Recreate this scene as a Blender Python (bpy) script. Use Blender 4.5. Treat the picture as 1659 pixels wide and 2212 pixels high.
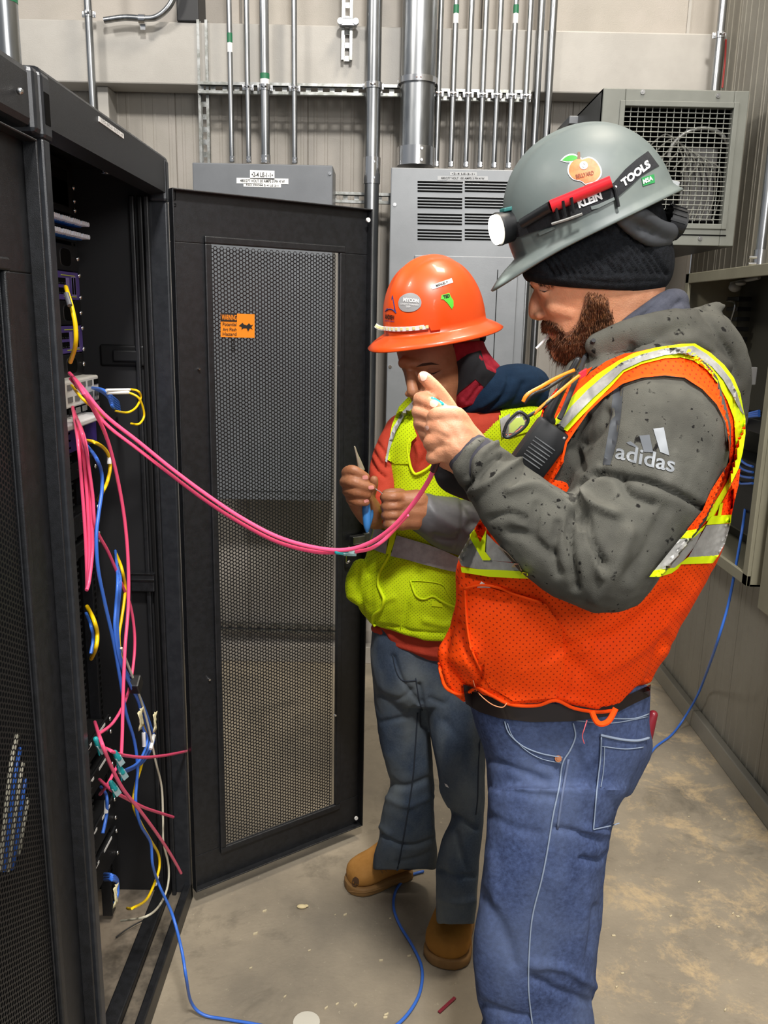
import bpy, bmesh, math, random
import numpy as np
from mathutils import Vector, Matrix, noise
from mathutils.bvhtree import BVHTree
from mathutils.geometry import delaunay_2d_cdt, intersect_point_line
random.seed(4); rng = np.random.default_rng(4)
for o in list(bpy.data.objects): bpy.data.objects.remove(o)
SC = bpy.context.scene
COL = SC.collection
# ---------------- camera ----------------
F, HC = 1832.0, 1.65
PIT, YAW, ROL = math.radians(13.15), math.radians(0.2), math.radians(1.2)
FW = Vector((math.sin(YAW)*math.cos(PIT), math.cos(YAW)*math.cos(PIT), -math.sin(PIT)))
R0 = Vector((math.cos(YAW), -math.sin(YAW), 0)); U0 = R0.cross(FW)
RT = R0*math.cos(ROL)+U0*math.sin(ROL); UP = U0*math.cos(ROL)-R0*math.sin(ROL)
CP = Vector((0, 0, HC))
cam = bpy.data.objects.new('camera', bpy.data.cameras.new('camera')); COL.objects.link(cam)
cam.matrix_world = Matrix(((RT.x, UP.x, -FW.x, 0), (RT.y, UP.y, -FW.y, 0), (RT.z, UP.z, -FW.z, HC), (0, 0, 0, 1)))
cam.data.sensor_fit = 'VERTICAL'; cam.data.sensor_height = 36.0; cam.data.lens = F/2212*36.0
cam.data.clip_start = 0.05
SC.camera = cam
# ---------------- light ----------------
W = bpy.data.worlds.new('world'); SC.world = W; W.use_nodes = True
W.node_tree.nodes['Background'].inputs[0].default_value = (0.86, 0.92, 1.0, 1)
W.node_tree.nodes['Background'].inputs[1].default_value = 0.32
def area(name, loc, aim, size, power, color=(1, 1, 1), sy=None):
    l = bpy.data.lights.new(name, 'AREA'); l.energy = power; l.color = color; l.size = size
    if sy: l.shape = 'RECTANGLE'; l.size_y = sy
    o = bpy.data.objects.new(name, l); COL.objects.link(o); o.location = loc
    o.rotation_euler = (Vector(aim)-Vector(loc)).to_track_quat('-Z', 'Y').to_euler(); return o
area('high_bay_lamp', (0.35, -0.9, 4.9), (0.1, 2.2, 1.0), 0.45, 235, (1.0, 0.97, 0.93))
area('added_fill_light', (1.0, -1.5, 2.75), (-0.1, 2.0, 0.9), 0.9, 48, (1.0, 0.98, 0.95))  # added soft fill from behind the camera, no fixture of the room
area('far_bay_lamp', (-2.6, 0.6, 4.6), (0.3, 2.2, 0.8), 0.6, 85, (1.0, 0.95, 0.88))
area('side_bay_lamp', (1.0, 2.2, 5.2), (0.9, 2.6, 0.0), 0.8, 105, (1.0, 0.90, 0.76))
SC.view_settings.view_transform = 'Standard'; SC.view_settings.look = 'None'
SC.view_settings.gamma = 1; SC.view_settings.use_curve_mapping = False
SC.view_settings.exposure = 0.0
# ---------------- measuring helpers: turn surveyed photo points into room coordinates ----------------
def ray(u, v): return RT*((u-829.5)/F) - UP*((v-1106)/F) + FW
def A(u, v, Y): d = ray(u, v); return CP + d*(Y/d.y)              # on the plane y = Y
def B(u, v, X): d = ray(u, v); return CP + d*(X/d.x)              # on the plane x = X
def Z(u, v, z): d = ray(u, v); return CP + d*((z-HC)/d.z)         # on the plane z = z
_M = np.array([RT, UP, FW])
def projnp(P):
    q = (np.asarray(P)-np.array(CP)) @ _M.T
    return 829.5+F*q[:, 0]/q[:, 2], 1106-F*q[:, 1]/q[:, 2], q[:, 2]
def mpp(p): return (Vector(p)-CP).dot(FW)/F                       # metres per pixel at p
# ---------------- materials ----------------
def srgb(c):
    if isinstance(c, str): c = [int(c[i:i+2], 16)/255 for i in (0, 2, 4)]
    return tuple((x/12.92 if x <= .04045 else ((x+.055)/1.055)**2.4) for x in c)+(1,)
MC = {}
def mat(name, col, rough=.5, metal=0., col2=None, nscale=20, bump=0., bscale=None, spec=.5, sss=0, emit=None, estr=0, coat=0, alpha=1, trans=0, nthr=(.4, .6), detail=4, stretch=None, aniso=0):
    if name in MC: return MC[name]
    m = bpy.data.materials.new(name); m.use_nodes = True; MC[name] = m
    nt = m.node_tree; b = nt.nodes['Principled BSDF']
    b.inputs['Base Color'].default_value = srgb(col); b.inputs['Roughness'].default_value = rough
    b.inputs['Metallic'].default_value = metal; b.inputs['Specular IOR Level'].default_value = spec
    if sss: b.inputs['Subsurface Weight'].default_value = sss; b.inputs['Subsurface Radius'].default_value = (.012, .004, .002); b.inputs['Subsurface Scale'].default_value = 1
    if emit: b.inputs['Emission Color'].default_value = srgb(emit); b.inputs['Emission Strength'].default_value = estr
    if coat: b.inputs['Coat Weight'].default_value = coat
    if trans: b.inputs['Transmission Weight'].default_value = trans
    b.inputs['Alpha'].default_value = alpha
    tc = None
    if col2 or bump:
        tc = nt.nodes.new('ShaderNodeTexCoord'); mp = nt.nodes.new('ShaderNodeMapping'); nt.links.new(tc.outputs['Object'], mp.inputs[0])
        if stretch: mp.inputs['Scale'].default_value = stretch
    if col2:
        n = nt.nodes.new('ShaderNodeTexNoise'); n.inputs['Scale'].default_value = nscale; n.inputs['Detail'].default_value = detail; n.inputs['Roughness'].default_value = .65
        nt.links.new(mp.outputs[0], n.inputs['Vector'])
        r = nt.nodes.new('ShaderNodeValToRGB'); r.color_ramp.elements[0].position = nthr[0]; r.color_ramp.elements[1].position = nthr[1]
        r.color_ramp.elements[0].color = srgb(col); r.color_ramp.elements[1].color = srgb(col2)
        nt.links.new(n.outputs[0], r.inputs[0]); nt.links.new(r.outputs[0], b.inputs['Base Color'])
        m['ramp'] = r.name
    if bump:
        n2 = nt.nodes.new('ShaderNodeTexNoise'); n2.inputs['Scale'].default_value = bscale or nscale; n2.inputs['Detail'].default_value = 3
        nt.links.new(mp.outputs[0], n2.inputs['Vector'])
        bp = nt.nodes.new('ShaderNodeBump'); bp.inputs['Strength'].default_value = min(1, bump); bp.inputs['Distance'].default_value = .002
        nt.links.new(n2.outputs[0], bp.inputs['Height']); nt.links.new(bp.outputs[0], b.inputs['Normal'])
    return m
def dotted(m, scale, dark, size=.22, axes='XZ', strength=1.0):
    """small staggered knit holes: darker dots plus a bump, in the thing's own coordinates"""
    nt = m.node_tree; b = nt.nodes['Principled BSDF']
    tc = nt.nodes.new('ShaderNodeTexCoord'); sep = nt.nodes.new('ShaderNodeSeparateXYZ'); com = nt.nodes.new('ShaderNodeCombineXYZ')
    nt.links.new(tc.outputs['Object'], sep.inputs[0])
    mp = nt.nodes.new('ShaderNodeMapping'); mp.inputs['Rotation'].default_value = (0, 0, math.radians(45)); mp.inputs['Scale'].default_value = (scale, scale, scale)
    nt.links.new(sep.outputs[axes[0]], com.inputs[0]); nt.links.new(sep.outputs[axes[1]], com.inputs[1]); nt.links.new(com.outputs[0], mp.inputs[0])
    vo = nt.nodes.new('ShaderNodeTexVoronoi'); vo.voronoi_dimensions = '2D'; vo.inputs['Scale'].default_value = 1; vo.inputs['Randomness'].default_value = .08
    nt.links.new(mp.outputs[0], vo.inputs['Vector'])
    r = nt.nodes.new('ShaderNodeValToRGB'); r.color_ramp.elements[0].position = size; r.color_ramp.elements[1].position = size+.12
    r.color_ramp.elements[0].color = (0, 0, 0, 1); r.color_ramp.elements[1].color = (1, 1, 1, 1)
    nt.links.new(vo.outputs['Distance'], r.inputs[0])
    mx = nt.nodes.new('ShaderNodeMix'); mx.data_type = 'RGBA'
    mx.inputs[6].default_value = srgb(dark)
    src = None
    for l in nt.links:
        if l.to_socket == b.inputs['Base Color']: src = l.from_socket
    if src: nt.links.new(src, mx.inputs[7])
    else: mx.inputs[7].default_value = b.inputs['Base Color'].default_value
    nt.links.new(r.outputs[0], mx.inputs[0]); nt.links.new(mx.outputs[2], b.inputs['Base Color'])
    return m
# ---------------- object helpers ----------------
def tag(o, label=None, cat=None, group=None, kind=None):
    if label: o['label'] = label
    if cat: o['category'] = cat
    if group: o['group'] = group
    if kind: o['kind'] = kind
    return o
def thing(name, label, cat, loc=(0, 0, 0), group=None):
    o = bpy.data.objects.new(name, None); COL.objects.link(o); o.location = loc; o.empty_display_size = .05
    return tag(o, label, cat, group)
_ORG = {}
def mesh(name, V, Fc, m, parent=None, smooth=False, sharp=None):
    me = bpy.data.meshes.new(name)
    me.from_pydata([tuple(v) for v in V], [], [tuple(f) for f in Fc]); me.update()
    return meobj(name, me, m, parent, smooth, sharp)
def origin_to(o, c):
    c = Vector(c); o.data.transform(Matrix.Translation(-c)); o.location = c
def meobj(name, me, m, parent=None, smooth=False, sharp=None, recentre=False):
    if m is not None:
        me.materials.clear(); me.materials.append(m)
    if smooth:
        me.polygons.foreach_set('use_smooth', [True]*len(me.polygons))
        if sharp: me.set_sharp_from_angle(angle=math.radians(sharp))
    o = bpy.data.objects.new(name, me); COL.objects.link(o)
    if parent is not None:
        o.parent = parent
        mw = Matrix.Translation(-Vector(parent.location)) if not parent.parent else Matrix.Translation(-(Vector(parent.location)+Vector(parent.parent.location)))
        me.transform(mw)
    return o
def top(name, V, Fc, m, label, cat, group=None, smooth=False, sharp=None, kind=None):
    """a thing that is one mesh, origin at the middle of its base"""
    o = mesh(name, V, Fc, m, None, smooth, sharp)
    a = np.array([v.co[:] for v in o.data.vertices]); c = (a[:, 0].mean(), a[:, 1].mean(), a[:, 2].min())
    origin_to(o, c)
    return tag(o, label, cat, group, kind)
class G:
    """collects simple solids into one vertex/face list"""
    def __init__(s): s.V = []; s.F = []
    def add(s, V, Fc): n = len(s.V); s.V += [Vector(v) for v in V]; s.F += [tuple(i+n for i in f) for f in Fc]; return s
    def box(s, a, b, bev=0.):
        a, b = [min(x, y) for x, y in zip(a, b)], [max(x, y) for x, y in zip(a, b)]
        c = [(x+y)/2 for x, y in zip(a, b)]; h = [(y-x)/2 for x, y in zip(a, b)]
        return s.obox(c, (1, 0, 0), (0, 1, 0), (0, 0, 1), h, bev)
    def obox(s, c, ax, ay, az, h, bev=0.):
        c, ax, ay, az = Vector(c), Vector(ax).normalized(), Vector(ay).normalized(), Vector(az).normalized()
        bm = bmesh.new(); bmesh.ops.create_cube(bm, size=2)
        for v in bm.verts: v.co = Vector((v.co.x*h[0], v.co.y*h[1], v.co.z*h[2]))
        if bev: bmesh.ops.bevel(bm, geom=bm.edges[:], offset=min(bev, min(h)*.9), segments=2, affect='EDGES', profile=.5)
        M3 = Matrix((ax, ay, az)).transposed()
        V = [c+M3 @ v.co for v in bm.verts]; Fc = [[v.index for v in f.verts] for f in bm.faces]
        bm.free(); return s.add(V, Fc)
    def tube(s, P, r, n=10, caps=True):
        V, Fc = tubegeo(P, r, n, caps); return s.add(V, Fc)
    def cyl(s, a, b, r, n=16, r2=None): return s.tube([a, b], [r, r if r2 is None else r2], n)
    def ball(s, c, r, n=10, sc=(1, 1, 1)):
        V, Fc = [], []
        for i in range(n+1):
            th = math.pi*i/n
            for j in range(2*n):
                ph = math.pi*j/n
                V.append(Vector(c)+Vector((r*sc[0]*math.sin(th)*math.cos(ph), r*sc[1]*math.sin(th)*math.sin(ph), r*sc[2]*math.cos(th))))
        for i in range(n):
            for j in range(2*n):
                a = i*2*n+j; b2 = i*2*n+(j+1) % (2*n)
                Fc.append((a, a+2*n, b2+2*n, b2))
        return s.add(V, Fc)
    def obj(s, name, m, parent=None, smooth=False, sharp=35): return mesh(name, s.V, s.F, m, parent, smooth, sharp if smooth else None)
    def top(s, name, m, label, cat, group=None, smooth=False, sharp=35, kind=None): return top(name, s.V, s.F, m, label, cat, group, smooth, sharp if smooth else None, kind)
def tubegeo(P, r, n=10, caps=True):
    P = [Vector(p) for p in P]; k = len(P)
    if not hasattr(r, '__len__'): r = [r]*k
    T = [(P[min(i+1, k-1)]-P[max(i-1, 0)]).normalized() for i in range(k)]
    ref = Vector((0, 0, 1)) if abs(T[0].z) < .9 else Vector((1, 0, 0))
    a = T[0].cross(ref).normalized(); V = []; Fc = []
    for i in range(k):
        a = (a-T[i]*a.dot(T[i])); a = a.normalized() if a.length > 1e-6 else T[i].orthogonal().normalized()
        b = T[i].cross(a)
        for j in range(n):
            t = 2*math.pi*j/n; V.append(P[i]+(a*math.cos(t)+b*math.sin(t))*r[i])
    for i in range(k-1):
        for j in range(n):
            Fc.append((i*n+j, i*n+(j+1) % n, (i+1)*n+(j+1) % n, (i+1)*n+j))
    if caps: Fc.append(tuple(range(n-1, -1, -1))); Fc.append(tuple((k-1)*n+j for j in range(n)))
    return V, Fc
def smoothpath(P, step=None, sub=6):
    P = [Vector(p) for p in P]; Q = []
    for i in range(len(P)-1):
        p0, p1, p2, p3 = P[max(i-1, 0)], P[i], P[i+1], P[min(i+2, len(P)-1)]
        for s in range(sub):
            t = s/sub
            Q.append(.5*((2*p1)+(p2-p0)*t+(2*p0-5*p1+4*p2-p3)*t*t+(3*p1-p0-3*p2+p3)*t**3))
    Q.append(P[-1]); return Q
def ringloft(rings, n=28, caps=True):
    """rings: (centre, axis a, axis b, power) -> closed lofted solid"""
    V, Fc = [], []
    for (c, a, b, pw) in rings:
        for j in range(n):
            t = 2*math.pi*j/n; cx, sx = math.cos(t), math.sin(t)
            e = 2/pw; V.append(Vector(c)+Vector(a)*(math.copysign(abs(cx)**e, cx))+Vector(b)*(math.copysign(abs(sx)**e, sx)))
    k = len(rings)
    for i in range(k-1):
        for j in range(n): Fc.append((i*n+j, i*n+(j+1) % n, (i+1)*n+(j+1) % n, (i+1)*n+j))
    if caps: Fc.append(tuple(range(n-1, -1, -1))); Fc.append(tuple((k-1)*n+j for j in range(n)))
    return V, Fc
def trloft(rows, n=28, pw=2.3, sub=3):
    """rows: (uL, vL, uR, vR, Y, half thickness in m): the outline of a body at each level, with its real depth"""
    R = []
    for (uL, vL, uR, vR, Y, t) in rows:
        p, q = A(uL, vL, Y), A(uR, vR, Y); R.append(((p+q)/2, (q-p)/2, t))
    c = smoothpath([r[0] for r in R], sub=sub); a = smoothpath([r[1] for r in R], sub=sub); tt = smoothpath([(r[2], 0, 0) for r in R], sub=sub)
    rings = []
    for i in range(len(c)):
        rings.append((c[i], a[i], (c[i]-CP).normalized()*tt[i].x, pw))
    return ringloft(rings, n)
def chain(P, n=14, sub=4, pxr=True):
    """P: (u, v, Y, radius px) -> tapered round-ended limb"""
    pts = [A(p[0], p[1], p[2]) for p in P]
    rad = [p[3]*mpp(q) if pxr else p[3] for p, q in zip(P, pts)]
    return limb(pts, rad, n, sub)
def limb(pts, rad, n=14, sub=4):
    pts = [Vector(p) for p in pts]
    Q = smoothpath(pts, sub=sub); rr = [x.x for x in smoothpath([(r, 0, 0) for r in rad], sub=sub)]
    d0 = (Q[0]-Q[1]).normalized(); d1 = (Q[-1]-Q[-2]).normalized(); k = 4
    pre = [(Q[0]+d0*rr[0]*math.sin(math.pi/2*(k-i)/(k+.3)), rr[0]*math.cos(math.pi/2*(k-i)/(k+.3))) for i in range(k)]
    post = [(Q[-1]+d1*rr[-1]*math.sin(math.pi/2*(i+1)/(k+.3)), rr[-1]*math.cos(math.pi/2*(i+1)/(k+.3))) for i in range(k)]
    P2 = [p for p, _ in pre]+Q+[p for p, _ in post]; R2 = [r for _, r in pre]+rr+[r for _, r in post]
    return tubegeo(P2, R2, n)
def fuse(parts, voxel, smooth_it=4, fac=.5):
    """union of overlapping solids as one continuous skin"""
    g = G()
    for V, Fc in parts: g.add(V, Fc)
    me = bpy.data.meshes.new('t'); me.from_pydata([tuple(v) for v in g.V], [], g.F); me.update()
    o = bpy.data.objects.new('t', me); COL.objects.link(o)
    bm = bmesh.new(); bm.from_mesh(me); bmesh.ops.recalc_face_normals(bm, faces=bm.faces); bm.to_mesh(me); bm.free()
    r = o.modifiers.new('r', 'REMESH'); r.mode = 'VOXEL'; r.voxel_size = voxel
    if smooth_it:
        s = o.modifiers.new('s', 'SMOOTH'); s.iterations = smooth_it; s.factor = fac
    dg = bpy.context.evaluated_depsgraph_get(); ev = o.evaluated_get(dg)
    out = bpy.data.meshes.new_from_object(ev, depsgraph=dg)
    bpy.data.objects.remove(o); bpy.data.meshes.remove(me)
    return out
def getV(me):
    a = np.empty(len(me.vertices)*3); me.vertices.foreach_get('co', a); return a.reshape(-1, 3)
def getN(me):
    a = np.empty(len(me.vertices)*3); me.vertices.foreach_get('normal', a); return a.reshape(-1, 3)
def setV(me, a): me.vertices.foreach_set('co', np.asarray(a, dtype=np.float64).ravel()); me.update()
def polydist(u, v, pl):
    d = np.full(u.shape, 1e9)
    for (a, b), (c, e) in zip(pl[:-1], pl[1:]):
        L = (c-a)**2+(e-b)**2+1e-9; t = np.clip(((u-a)*(c-a)+(v-b)*(e-b))/L, 0, 1)
        d = np.minimum(d, np.hypot(u-a-t*(c-a), v-b-t*(e-b)))
    return d
def spl(pl, sub=6): return [(p.x, p.y) for p in smoothpath([(a, b, 0) for a, b in pl], sub=sub)]
def folds(me, creases, power=1.0, fr=0.15):
    """sculpt creases (polyline, width px, depth m; negative depth = ridge) into the side they were surveyed on"""
    P = getV(me); N = getN(me); u, v, d = projnp(P)
    view = (P-np.array(CP)); view /= np.linalg.norm(view, axis=1)[:, None]
    facing = np.clip((-(N*view).sum(1)-0.0)/fr, 0, 1)
    D = np.zeros(len(P))
    for pl, w, dep in creases:
        pl = spl(pl); dd = polydist(u, v, pl); L = len(pl)
        D -= dep*np.exp(-(dd/w)**2)
    P = P+N*(D*facing*power)[:, None]; setV(me, P)
def rough_up(me, amp, scale, stretch=(1, 1, 1), seed=0.):
    P = getV(me); N = getN(me); s = np.array(stretch)*scale
    D = np.array([noise.fractal(Vector(p*s)+Vector((seed, 0, 0)), 1.0, 2.0, 3) for p in P])
    setV(me, P+N*(D*amp)[:, None])
def bvh_of(*meshes):
    V, Fc = [], []
    for me in meshes:
        n = len(V); V += [v.co.copy() for v in me.vertices]; Fc += [[i+n for i in p.vertices] for p in me.polygons]
    return BVHTree.FromPolygons(V, Fc)
def lift(bvh, u, v, off, Yr):
    d = ray(u, v).normalized(); h = bvh.ray_cast(CP, d)
    if h[0] is not None: return h[0]-d*(off*max(1, .5/max(.14, abs(h[1].dot(d)))))
    p = CP+d*(Yr/d.y)
    for _ in range(5):
        c = bvh.find_nearest(p)[0]; p = CP+d*((c-CP).dot(d))
    return p-d*(off*3.57)
def fillpoly(pl, step):
    """triangulate a 2-D outline with interior points"""
    pl = [Vector(p) for p in pl]; B2 = []
    for i in range(len(pl)):
        a, b = pl[i], pl[(i+1) % len(pl)]; k = max(1, int((b-a).length/step))
        for j in range(k): B2.append(a+(b-a)*j/k)
    n = len(B2); xs = [p.x for p in B2]; ys = [p.y for p in B2]; pts = list(B2)
    bx = np.array(xs); by = np.array(ys)
    def inside(x, y):
        x2, y2 = np.roll(bx, -1), np.roll(by, -1)
        c = ((by > y) != (y2 > y)) & (x < (x2-bx)*(y-by)/(y2-by+1e-12)+bx); return c.sum() % 2 == 1
    yy = min(ys)+step*.5
    while yy < max(ys):
        xx = min(xs)+step*.5
        while xx < max(xs):
            if inside(xx, yy) and np.min(np.hypot(bx-xx, by-yy)) > step*.5: pts.append(Vector((xx, yy)))
            xx += step
        yy += step
    r = delaunay_2d_cdt(pts, [], [list(range(n))], 1, 1e-4)
    return r[0], r[2]
def patch(name, pl, bvh, m, parent=None, off=.004, th=.003, step=12, Yr=1.4, smooth=True, curve=False, fn=None):
    """a piece of cloth, tape or print lying on a surface, cut to a surveyed outline"""
    if curve: pl = spl(list(pl)+[pl[0]])[:-1]
    P2, Fc = fillpoly(pl, step)
    V = [(fn(p.x, p.y, off) if fn else lift(bvh, p.x, p.y, off, Yr)) for p in P2]
    n = len(V); back = [v+(v-CP).normalized()*th for v in V]
    F2 = []; cnt = {}
    for f in Fc:
        for i in range(len(f)):
            e = (f[i], f[(i+1) % len(f)]); cnt[e] = cnt.get(e, 0)+1
    for f in Fc: F2.append(tuple(f)); F2.append(tuple(i+n for i in reversed(f)))
    for (a, b) in cnt:
        if (b, a) not in cnt: F2.append((b, a, a+n, b+n))
    o = mesh(name, V+back, F2, m, parent, smooth, 40 if smooth else None)
    bm = bmesh.new(); bm.from_mesh(o.data); bmesh.ops.recalc_face_normals(bm, faces=bm.faces); bm.to_mesh(o.data); bm.free()
    return o
_TX = {}
def textgeo(s, bold=0., spacing=1.0):
    cu = bpy.data.curves.new('t', 'FONT'); cu.body = s; cu.size = 1; cu.align_x = 'LEFT'; cu.offset = bold; cu.resolution_u = 3; cu.space_character = spacing
    o = bpy.data.objects.new('t', cu); COL.objects.link(o)
    dg = bpy.context.evaluated_depsgraph_get(); dg.update(); me = bpy.data.meshes.new_from_object(o.evaluated_get(dg), depsgraph=dg)
    V = [(v.co.x, v.co.y) for v in me.vertices]; Fc = [tuple(p.vertices) for p in me.polygons]
    bpy.data.objects.remove(o); bpy.data.curves.remove(cu); bpy.data.meshes.remove(me)
    x = [p[0] for p in V]; y = [p[1] for p in V]; x0, x1, y0, y1 = min(x), max(x), min(y), max(y)
    return [((p[0]-x0)/(x1-x0), (p[1]-y0)/(y1-y0)) for p in V], Fc
def letter(name, s, quad, surf, m, parent=None, bold=0., spacing=1.0):
    """flat print: text stretched over a quad (bl, br, tr, tl); surf maps a quad point to the surface"""
    V, Fc = textgeo(s, bold, spacing); bl, br, tr, tl = [Vector(q) for q in quad]; out = []
    for x, y in V:
        p = (bl*(1-x)+br*x)*(1-y)+(tl*(1-x)+tr*x)*y; out.append(surf(p))
    return mesh(name, out, Fc, m, parent)
def cable(name, pts, r, m, label, cat='cable', group=None, n=8, sub=6, parent=None):
    P = smoothpath(pts, sub=sub); V, Fc = tubegeo(P, r, n)
    if parent is not None: return mesh(name, V, Fc, m, parent, True, 50)
    return top(name, V, Fc, m, label, cat, group, True, 50)
# ---- common materials
M_black = mat('black powder coated steel', '1f2023', .38, .0, '18191b', 60, .25, 900, spec=.5)
M_blackin = mat('black satin steel inside', '0f0f10', .5, .0, spec=.4)
M_rubber = mat('black rubber plastic', '131416', .45)
M_galv = mat('galvanised steel', 'b9bbbc', .3, 1., '8f9193', 14, .1, 60, stretch=(1, 1, .15))
M_strut = mat('zinc plated strut', 'a9aaa8', .38, 1., '84857f', 30, .1, 80)
M_steel = mat('bright steel', 'cfcfd0', .22, 1.)
M_hole = mat('dark slot recess', '060606', .8, spec=.1)
M_white = mat('white label paper', 'e4e4e2', .6)
M_ink = mat('black ink', '161616', .7)
M_wall = mat('pale painted wall panel', 'a39c93', .5, 0, '9b958b', 3, .35, 260)
M_girt = mat('light grey painted steel beam', 'a8a49d', .48, 0, 'a09c95', 4, .2, 200)
M_wallr = mat('grey green painted wall panel', '8b877c', .45, 0, '827e73', 3, .3, 240)
# =====================================================================
# ROOM
# =====================================================================
WY, WX = 3.90, 1.345
def floor_material():
    m = mat('worn concrete', 'a09480', .62, 0, '82796a', 2.3, .5, 90, nthr=(.35, .65), detail=8)
    nt = m.node_tree; b = nt.nodes['Principled BSDF']
    tc = nt.nodes.new('ShaderNodeTexCoord')
    def nz(scale, det, p0, p1, c0, c1, vec=None, rough=.7, dist=0):
        n = nt.nodes.new('ShaderNodeTexNoise'); n.inputs['Scale'].default_value = scale; n.inputs['Detail'].default_value = det; n.inputs['Roughness'].default_value = rough; n.inputs['Distortion'].default_value = dist
        nt.links.new(vec or tc.outputs['Object'], n.inputs['Vector'])
        r = nt.nodes.new('ShaderNodeValToRGB'); r.color_ramp.elements[0].position = p0; r.color_ramp.elements[1].position = p1
        r.color_ramp.elements[0].color = c0; r.color_ramp.elements[1].color = c1; nt.links.new(n.outputs[0], r.inputs[0]); return r
    base = nt.nodes[m['ramp']]
    BK, WH = (0, 0, 0, 1), (1, 1, 1, 1)
    prev = base.outputs[0]
    sep = nt.nodes.new('ShaderNodeSeparateXYZ'); nt.links.new(tc.outputs['Object'], sep.inputs[0])
    mr = nt.nodes.new('ShaderNodeMapRange'); mr.inputs[1].default_value = .25; mr.inputs[2].default_value = .75; nt.links.new(sep.outputs[0], mr.inputs[0])
    def over(mask, col, prev, gate=None, f=1.0):
        mx = nt.nodes.new('ShaderNodeMix'); mx.data_type = 'RGBA'; mx.inputs[7].default_value = srgb(col); nt.links.new(prev, mx.inputs[6])
        s = nt.nodes.new('ShaderNodeMath'); s.operation = 'MULTIPLY'; s.inputs[1].default_value = f; nt.links.new(mask, s.inputs[0])
        if gate:
            s2 = nt.nodes.new('ShaderNodeMath'); s2.operation = 'MULTIPLY'; nt.links.new(s.outputs[0], s2.inputs[0]); nt.links.new(gate, s2.inputs[1]); s = s2
        nt.links.new(s.outputs[0], mx.inputs[0]); return mx.outputs[2]
    prev = over(nz(5, 10, .5, .62, BK, WH, dist=.25, rough=.82).outputs[0], 'c2aa84', prev, mr.outputs[0], .8)      # scraped pale mastic by the wall
    prev = over(nz(3, 6, .56, .72, BK, WH, dist=.6).outputs[0], '4a463c', prev, None, .6)
    prev = over(nz(60, 3, .66, .7, BK, WH).outputs[0], 'c9bda2', prev, None, .35)
    nt.links.new(prev, b.inputs['Base Color'])
    return m
g = G(); g.box((-2.6, -.6, -.1), (WX+.15, WY+.1, 0)); tag(g.obj('floor', floor_material()), kind='structure')
def panelwall(name, a, b, normal, z0, z1, m, width=.29, ribs=5):
    """sheet steel wall: a backing with one child mesh per pressed panel, each with raised vertical ribs"""
    a, b, nrm = Vector(a), Vector(b), Vector(normal); d = (b-a).normalized(); L = (b-a).length
    g = G(); g.obox((a+b)/2-nrm*.05+Vector((0, 0, (z0+z1)/2)), d, nrm, (0, 0, 1), (L/2, .045, (z1-z0)/2))
    w = tag(g.obj(name, m), kind='structure')
    n = max(1, round(L/width)); pw = L/n
    V, Fc = [], []
    prof = [(0.0, -.006), (.003, 0)]
    for k in range(ribs):
        c = pw*(k+.5)/ribs+(.006 if k % 2 else -.004); prof += [(c-.008, 0), (c-.004, .002), (c+.004, .002), (c+.008, 0)]
    prof += [(pw-.003, 0), (pw, -.006)]
    for x, o in prof: V += [Vector((x, o, z0)), Vector((x, o, z1))]
    Fc = [(2*i, 2*i+2, 2*i+3, 2*i+1) for i in range(len(prof)-1)]
    base = None
    for k in range(n):
        if base is None:
            base = bpy.data.meshes.new('wall_panel')
            R3 = Matrix((d, nrm, Vector((0, 0, 1)))).transposed()
            base.from_pydata([tuple(R3 @ v) for v in V], [], Fc); base.materials.append(m)
        o = bpy.data.objects.new('wall_panel', base); COL.objects.link(o); o.parent = w; o.location = a+d*(pw*k)
    return w
panelwall('wall_back', (WX, WY, 0), (-2.6, WY, 0), (0, -1, 0), 0, 2.78, M_wall)
panelwall('wall_right', (WX, .3, 0), (WX, WY, 0), (-1, 0, 0), 0, 3.6, M_wallr)
g = G(); g.box((-2.6, WY-.02, 2.78), (WX, WY+.06, 3.6))
up = tag(g.obj('wall_upper', M_wall), kind='structure')
for k in range(4):
    g = G(); x0 = -2.6+k*.99; g.box((x0+.004, WY-.035, 2.781), (x0+.985, WY-.02, 3.59), .004); g.obj('wall_panel', M_wall, up)
# beam carried across the wall
g = G(); g.box((-2.55, 3.73, 2.535), (1.325, WY-.03, 2.765), .006); tag(g.obj('trim_1', M_girt), kind='structure')
g = G(); p = A(212, 190, 3.8); q = A(236, 190, 3.8); g.box((p.x, 3.78, 0), (q.x, 3.89, 2.535), .005); tag(g.obj('trim_2', M_girt), kind='structure')
g = G(); p = A(386, 20, 3.76); q = A(433, 20, 3.76); g.box((p.x, 3.72, 2.765), (q.x, 3.87, 3.3), .004); g.top('steel_post', mat('black painted post', '1b1b1d', .5), 'black painted steel post standing on the wall beam near the top edge', 'post')
g = G(); g.box((-2.6, 3.83, 0), (WX-.02, 3.885, .085), .003); tag(g.obj('baseboard_back', M_wall), kind='structure')
g = G(); g.box((WX-.035, .3, 0), (WX-.004, 3.84, .075), .004); tag(g.obj('baseboard_right', M_wallr), kind='structure')
p = A(1483, 40, 3.87); g = G(); g.box((p.x, 3.855, 2.765), (p.x+.012, 3.872, 3.5)); tag(g.obj('trim_3', M_girt), kind='structure')
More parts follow.
